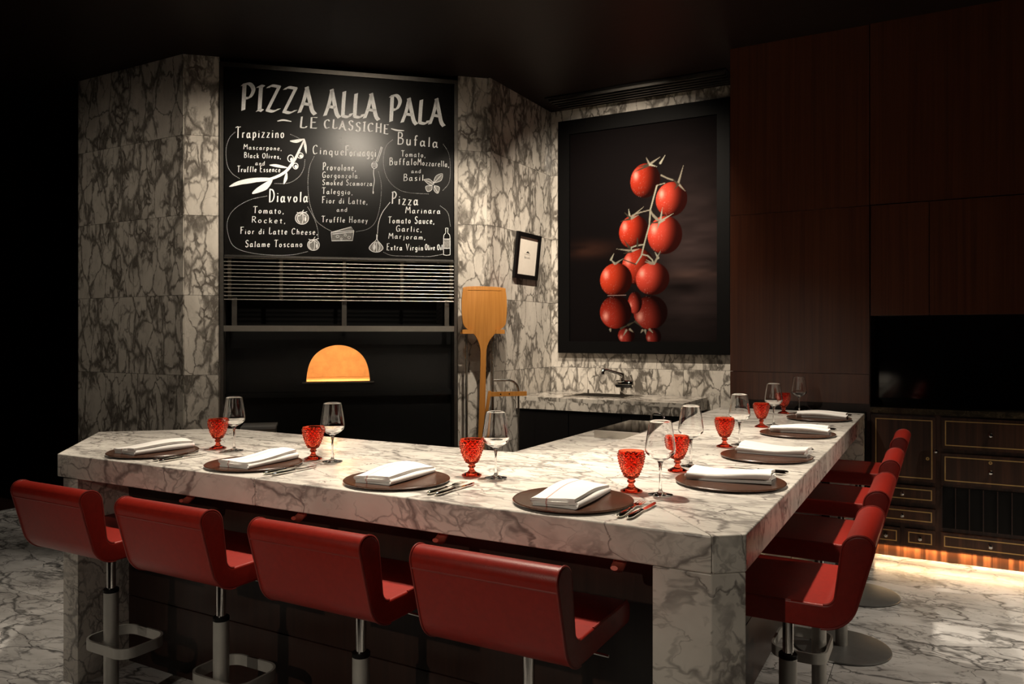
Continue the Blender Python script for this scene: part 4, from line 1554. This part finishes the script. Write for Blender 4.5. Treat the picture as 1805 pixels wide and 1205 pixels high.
plates = [(-2.80, 2.045), (-2.215, 2.035), (-1.559, 2.035), (-0.926, 2.03), (-0.598, 2.53), (-0.600, 3.13), (-0.607, 3.92), (-0.612, 4.70)]
gobs = [(-2.676, 2.262), (-2.126, 2.248), (-1.403, 2.246), (-0.832, 2.254), (-0.815, 2.672), (-0.815, 3.350), (-0.823, 4.166), (-0.846, 4.950)]
wines = [(-2.569, 2.253), (-2.022, 2.241), (-1.312, 2.253), (-0.740, 2.254), (-0.802, 2.794), (-0.772, 3.440), (-0.781, 4.275), (-0.765, 5.010)]
naps = [(-2.81, 2.065, -0.04), (-2.20, 2.05, 0.08), (-1.575, 2.055, 0.06), (-0.928, 2.035, 0.05), (-0.605, 2.56, 0.08), (-0.585, 3.20, -0.03), (-0.60, 3.96, 0.05), (-0.60, 4.73, 0.04)]

# charger plate
def make_plate():
    o = from_bm('charger_plate', lathe_bm([(0, 0.0003), (0.150, 0.0003), (0.172, 0.0065), (0.1735, 0.010), (0.171, 0.012), (0.165, 0.0105), (0.08, 0.0100), (0, 0.0100)], 72), 'plate_wood', None, 30)
    return o


proto = make_plate()
for k, (x, y) in enumerate(plates):
    o = proto if k == 0 else proto.copy()
    if k:
        C.objects.link(o)
    o.location = (x, y, TOP)
    o.rotation_euler = (0, 0, 0.3 * k)
    tag(o, place_label('round dark wood charger plate', k), 'plate', 'dark wood charger plates on the table')


def make_napkin(seed):
    rnd = random.Random(seed)
    hx, hy = 0.066, 0.132
    # serpentine cross-section: three double layers, path in (x,z)
    def lay(z, d, wob):
        xs = [-hx + 0.004, -hx * 0.5, 0.0, hx * 0.5, hx - 0.004]
        if d < 0:
            xs = xs[::-1]
        return [(x + 0.0, z + wob * math.sin(x * 37 + seed)) for x in xs]
    dz = 0.0092
    path = []
    z = 0.0046
    for k in range(3):
        path += lay(z, 1 if k % 2 == 0 else -1, 0.0009 * k)
        if k < 2:
            sgn = 1 if k % 2 == 0 else -1
            path += [(sgn * (hx + 0.001), z + dz * 0.25), (sgn * (hx + 0.0015), z + dz * 0.6)]
        z += dz
    path = catmull(path, 4)
    n = len(path)
    ny = 17
    th = 0.0084
    bm = bmesh.new()
    ph = rnd.uniform(0, 6)
    grid = []
    for j in range(ny):
        v = -1 + 2 * j / (ny - 1)
        row = []
        for i, p in enumerate(path):
            a, b = path[max(i - 1, 0)], path[min(i + 1, n - 1)]
            t = (b - a) / (np.linalg.norm(b - a) + 1e-9)
            nn = np.array([-t[1], t[0]]) * th / 2
            lift = p[1] / (3 * dz)
            sag = 0.006 * lift * math.sin(v * 2.1 + ph) + 0.005 * lift * math.sin(p[0] * 26 + v * 1.3 + ph)
            sx = 0.0035 * math.sin(v * 2.6 + ph + lift * 2) + 0.006 * lift * v * math.sin(ph)
            yv = v * hy * (1 - 0.012 * lift) + 0.004 * math.sin(p[0] * 40 + lift * 9) + 0.003 * lift * math.cos(ph * 3)
            top = (p[0] + nn[0] + sx, yv, max(0.0004, p[1] + nn[1] + sag))
            bot = (p[0] - nn[0] + sx, yv, max(0.0004, p[1] - nn[1] + sag))
            row.append((bm.verts.new(top), bm.verts.new(bot)))
        grid.append(row)
    for j in range(ny - 1):
        for i in range(n - 1):
            a, b, c, d = grid[j][i], grid[j][i + 1], grid[j + 1][i + 1], grid[j + 1][i]
            bm.faces.new((a[0], b[0], c[0], d[0]))
            bm.faces.new((a[1], d[1], c[1], b[1]))
    for j in (0, ny - 1):
        for i in range(n - 1):
            a, b = grid[j][i], grid[j][i + 1]
            bm.faces.new((a[0], a[1], b[1], b[0]))
    for i in (0, n - 1):
        for j in range(ny - 1):
            a, b = grid[j][i], grid[j + 1][i]
            bm.faces.new((a[0], b[0], b[1], a[1]))
    return from_bm('napkin', bm, linen_mat, None, 60)


for k, (x, y, r) in enumerate(naps):
    o = make_napkin(k + 1)
    o.location = (x, y, TOP + 0.0103)
    o.rotation_euler = (0, 0, r + (PI / 2 if k > 3 else 0))
    tag(o, place_label('folded white napkin with a thin stripe', k), 'napkin', 'folded white napkins on the plates')


def loft_handle(bm, y0, y1, prof, zc_):
    """rounded handle: prof of (t, half width, half thickness)"""
    rings = []
    for t, w, h in prof:
        y = y0 + (y1 - y0) * t
        rings.append([bm.verts.new((w * math.cos(2 * PI * k / 12), y, zc_ + h * math.sin(2 * PI * k / 12))) for k in range(12)])
    for A, B in zip(rings[:-1], rings[1:]):
        for k in range(12):
            j = (k + 1) % 12
            bm.faces.new((A[k], A[j], B[j], B[k]))
    bm.faces.new(rings[0])
    bm.faces.new(rings[-1][::-1])


def flat(bm, poly, z0, z1):
    prism_bm(poly, z0, z1, 'z', bm)


HP = [(0, 0.003, 0.002), (0.04, 0.0075, 0.0045), (0.15, 0.0102, 0.006), (0.5, 0.0092, 0.0052), (0.85, 0.0058, 0.004), (0.93, 0.0050, 0.0036), (0.96, 0.0072, 0.0046), (1.0, 0.0050, 0.0034)]


def make_knife():
    t = thing('table_knife', '', 'knife', group='table knives beside the plates')
    bm = bmesh.new()
    loft_handle(bm, -0.110, -0.005, HP, 0.0068)
    from_bm('handle', bm, chrome, t, 50)
    bm = bmesh.new()
    flat(bm, [(-0.0045, -0.006), (0.0045, -0.006), (0.0085, 0.010), (0.009, 0.070), (0.005, 0.095), (-0.003, 0.108), (-0.0055, 0.10), (-0.005, 0.02)], 0.0052, 0.0068)
    from_bm('blade', bm, chrome, t, 30)
    return t


def make_fork():
    t = thing('table_fork', '', 'fork', group='table forks beside the plates')
    bm = bmesh.new()
    loft_handle(bm, -0.110, -0.005, HP, 0.0068)
    from_bm('handle', bm, chrome, t, 50)
    bm = bmesh.new()
    flat(bm, [(-0.003, -0.006), (0.003, -0.006), (0.0035, 0.03), (0.0115, 0.046), (0.012, 0.062), (-0.012, 0.062), (-0.0115, 0.046), (-0.0035, 0.03)], 0.0056, 0.0074)
    for k in range(4):
        x = -0.0104 + k * 0.00693
        flat(bm, [(x - 0.0016, 0.0618), (x + 0.0016, 0.0618), (x + 0.0007, 0.103), (x - 0.0007, 0.103)], 0.0058, 0.0073)
    from_bm('tines', bm, chrome, t, 30)
    return t


kn, fk = make_knife(), make_fork()
cut = [(-2.613, -2.570), (-2.03, -1.985), (-1.347, -1.313), (-0.742, -0.710)]
for k, (x, y) in enumerate(plates):
    rz = PI / 2 if k > 3 else 0
    if k < 4:
        pf, pk = (cut[k][0], 2.015, TOP), (cut[k][1], 2.012, TOP)
        af, ak = 0.03, -0.02
    else:
        pf, pk = (-0.575, y + 0.235, TOP), (-0.572, y + 0.272, TOP)
        af, ak = rz + 0.02, rz - 0.01
    for kind, root, p, a, what in (('f', fk, pf, af, 'silver dinner fork'), ('k', kn, pk, ak, 'silver dinner knife')):
        lab = place_label(what, k)
        if k == 0:
            root.location = p
            root.rotation_euler = (0, 0, a)
            root['label'] = lab
        else:
            dup(root, p, a, lab)


# red goblet with hobnail bowl
def make_goblet():
    NS = 120
    outer = [(0.0, 0.0), (0.030, 0.0), (0.0345, 0.0015), (0.034, 0.004), (0.024, 0.0085), (0.013, 0.014), (0.0085, 0.022), (0.0085, 0.026),
             (0.0125, 0.0295), (0.0135, 0.0325), (0.0115, 0.0355), (0.0095, 0.0375), (0.0135, 0.0405), (0.0165, 0.043)]
    bowl = []
    nb = 60
    for i in range(nb + 1):
        t = i / nb
        z = 0.045 + 0.079 * t
        r = 0.018 + (0.0405 - 0.018) * (1 - (1 - t) ** 1.9) ** 0.92
        if t > 0.9:
            r -= 0.0008 * (t - 0.9) / 0.1
        bowl.append((r, z))
    inner = []
    for i in range(14):
        t = 1 - i / 13
        z = 0.0505 + 0.0735 * t
        r = (0.0405 - 0.0028) * (max(0.0, 1 - (1 - t) ** 2.1)) ** 0.62
        inner.append((max(r, 0.0) if i < 13 else 0.0, z))
    prof = outer + bowl + [(0.0388, 0.1252)] + inner
    nO = len(outer)

    def fn(k, i, r, z):
        if nO <= k < nO + nb - 5:
            row = (k - nO) / 6.0
            ang = i / NS * 15
            a = abs(((ang + row * 0.5) % 1) - 0.5)
            b = abs(((ang - row * 0.5) % 1) - 0.5)
            return 0.0062 * min(a, b) * 2 - 0.0016
        return 0.0
    return from_bm('red_goblet', lathe_bm(prof, NS, fn=fn), red_glass, None, 24)


def make_wine():
    pts_out = [(0.0, 0.0), (0.034, 0.0), (0.0375, 0.0008), (0.036, 0.002), (0.020, 0.0045), (0.008, 0.0085), (0.0045, 0.016), (0.0036, 0.035), (0.0036, 0.06), (0.0042, 0.080), (0.0065, 0.094), (0.011, 0.102)]
    bowl = catmull([(0.011, 0.102), (0.026, 0.1095), (0.0405, 0.121), (0.0455, 0.132), (0.0445, 0.150), (0.0405, 0.178), (0.0365, 0.203), (0.0330, 0.222)], 5)
    prof = pts_out[:-1] + [tuple(p) for p in bowl]
    th = 0.0013
    inn = catmull([(0.0330 - th, 0.2225), (0.0365 - th, 0.203), (0.0405 - th, 0.178), (0.0445 - th, 0.150), (0.0455 - th, 0.133), (0.0405 - th, 0.1235), (0.026, 0.1130), (0.012, 0.1085), (0.0, 0.1075)], 5)
    prof += [tuple((max(0.0, p[0]), p[1])) for p in inn]
    return from_bm('wine_glass', lathe_bm(prof, 56), clear_glass, None, 60)


gp, wp = make_goblet(), make_wine()
for k in range(8):
    for proto, spots, nm, cat, grp in ((gp, gobs, 'cut red glass goblet', 'goblet', 'red goblets on the table'), (wp, wines, 'clear stemmed wine glass', 'wine glass', 'wine glasses on the table')):
        o = proto if k == 0 else proto.copy()
        if k:
            C.objects.link(o)
        p = spots[k]
        o.location = (p[0], p[1], TOP + 0.0002)
        o.rotation_euler = (0, 0, 0.37 * k)
        tag(o, place_label(nm, k), cat, grp)
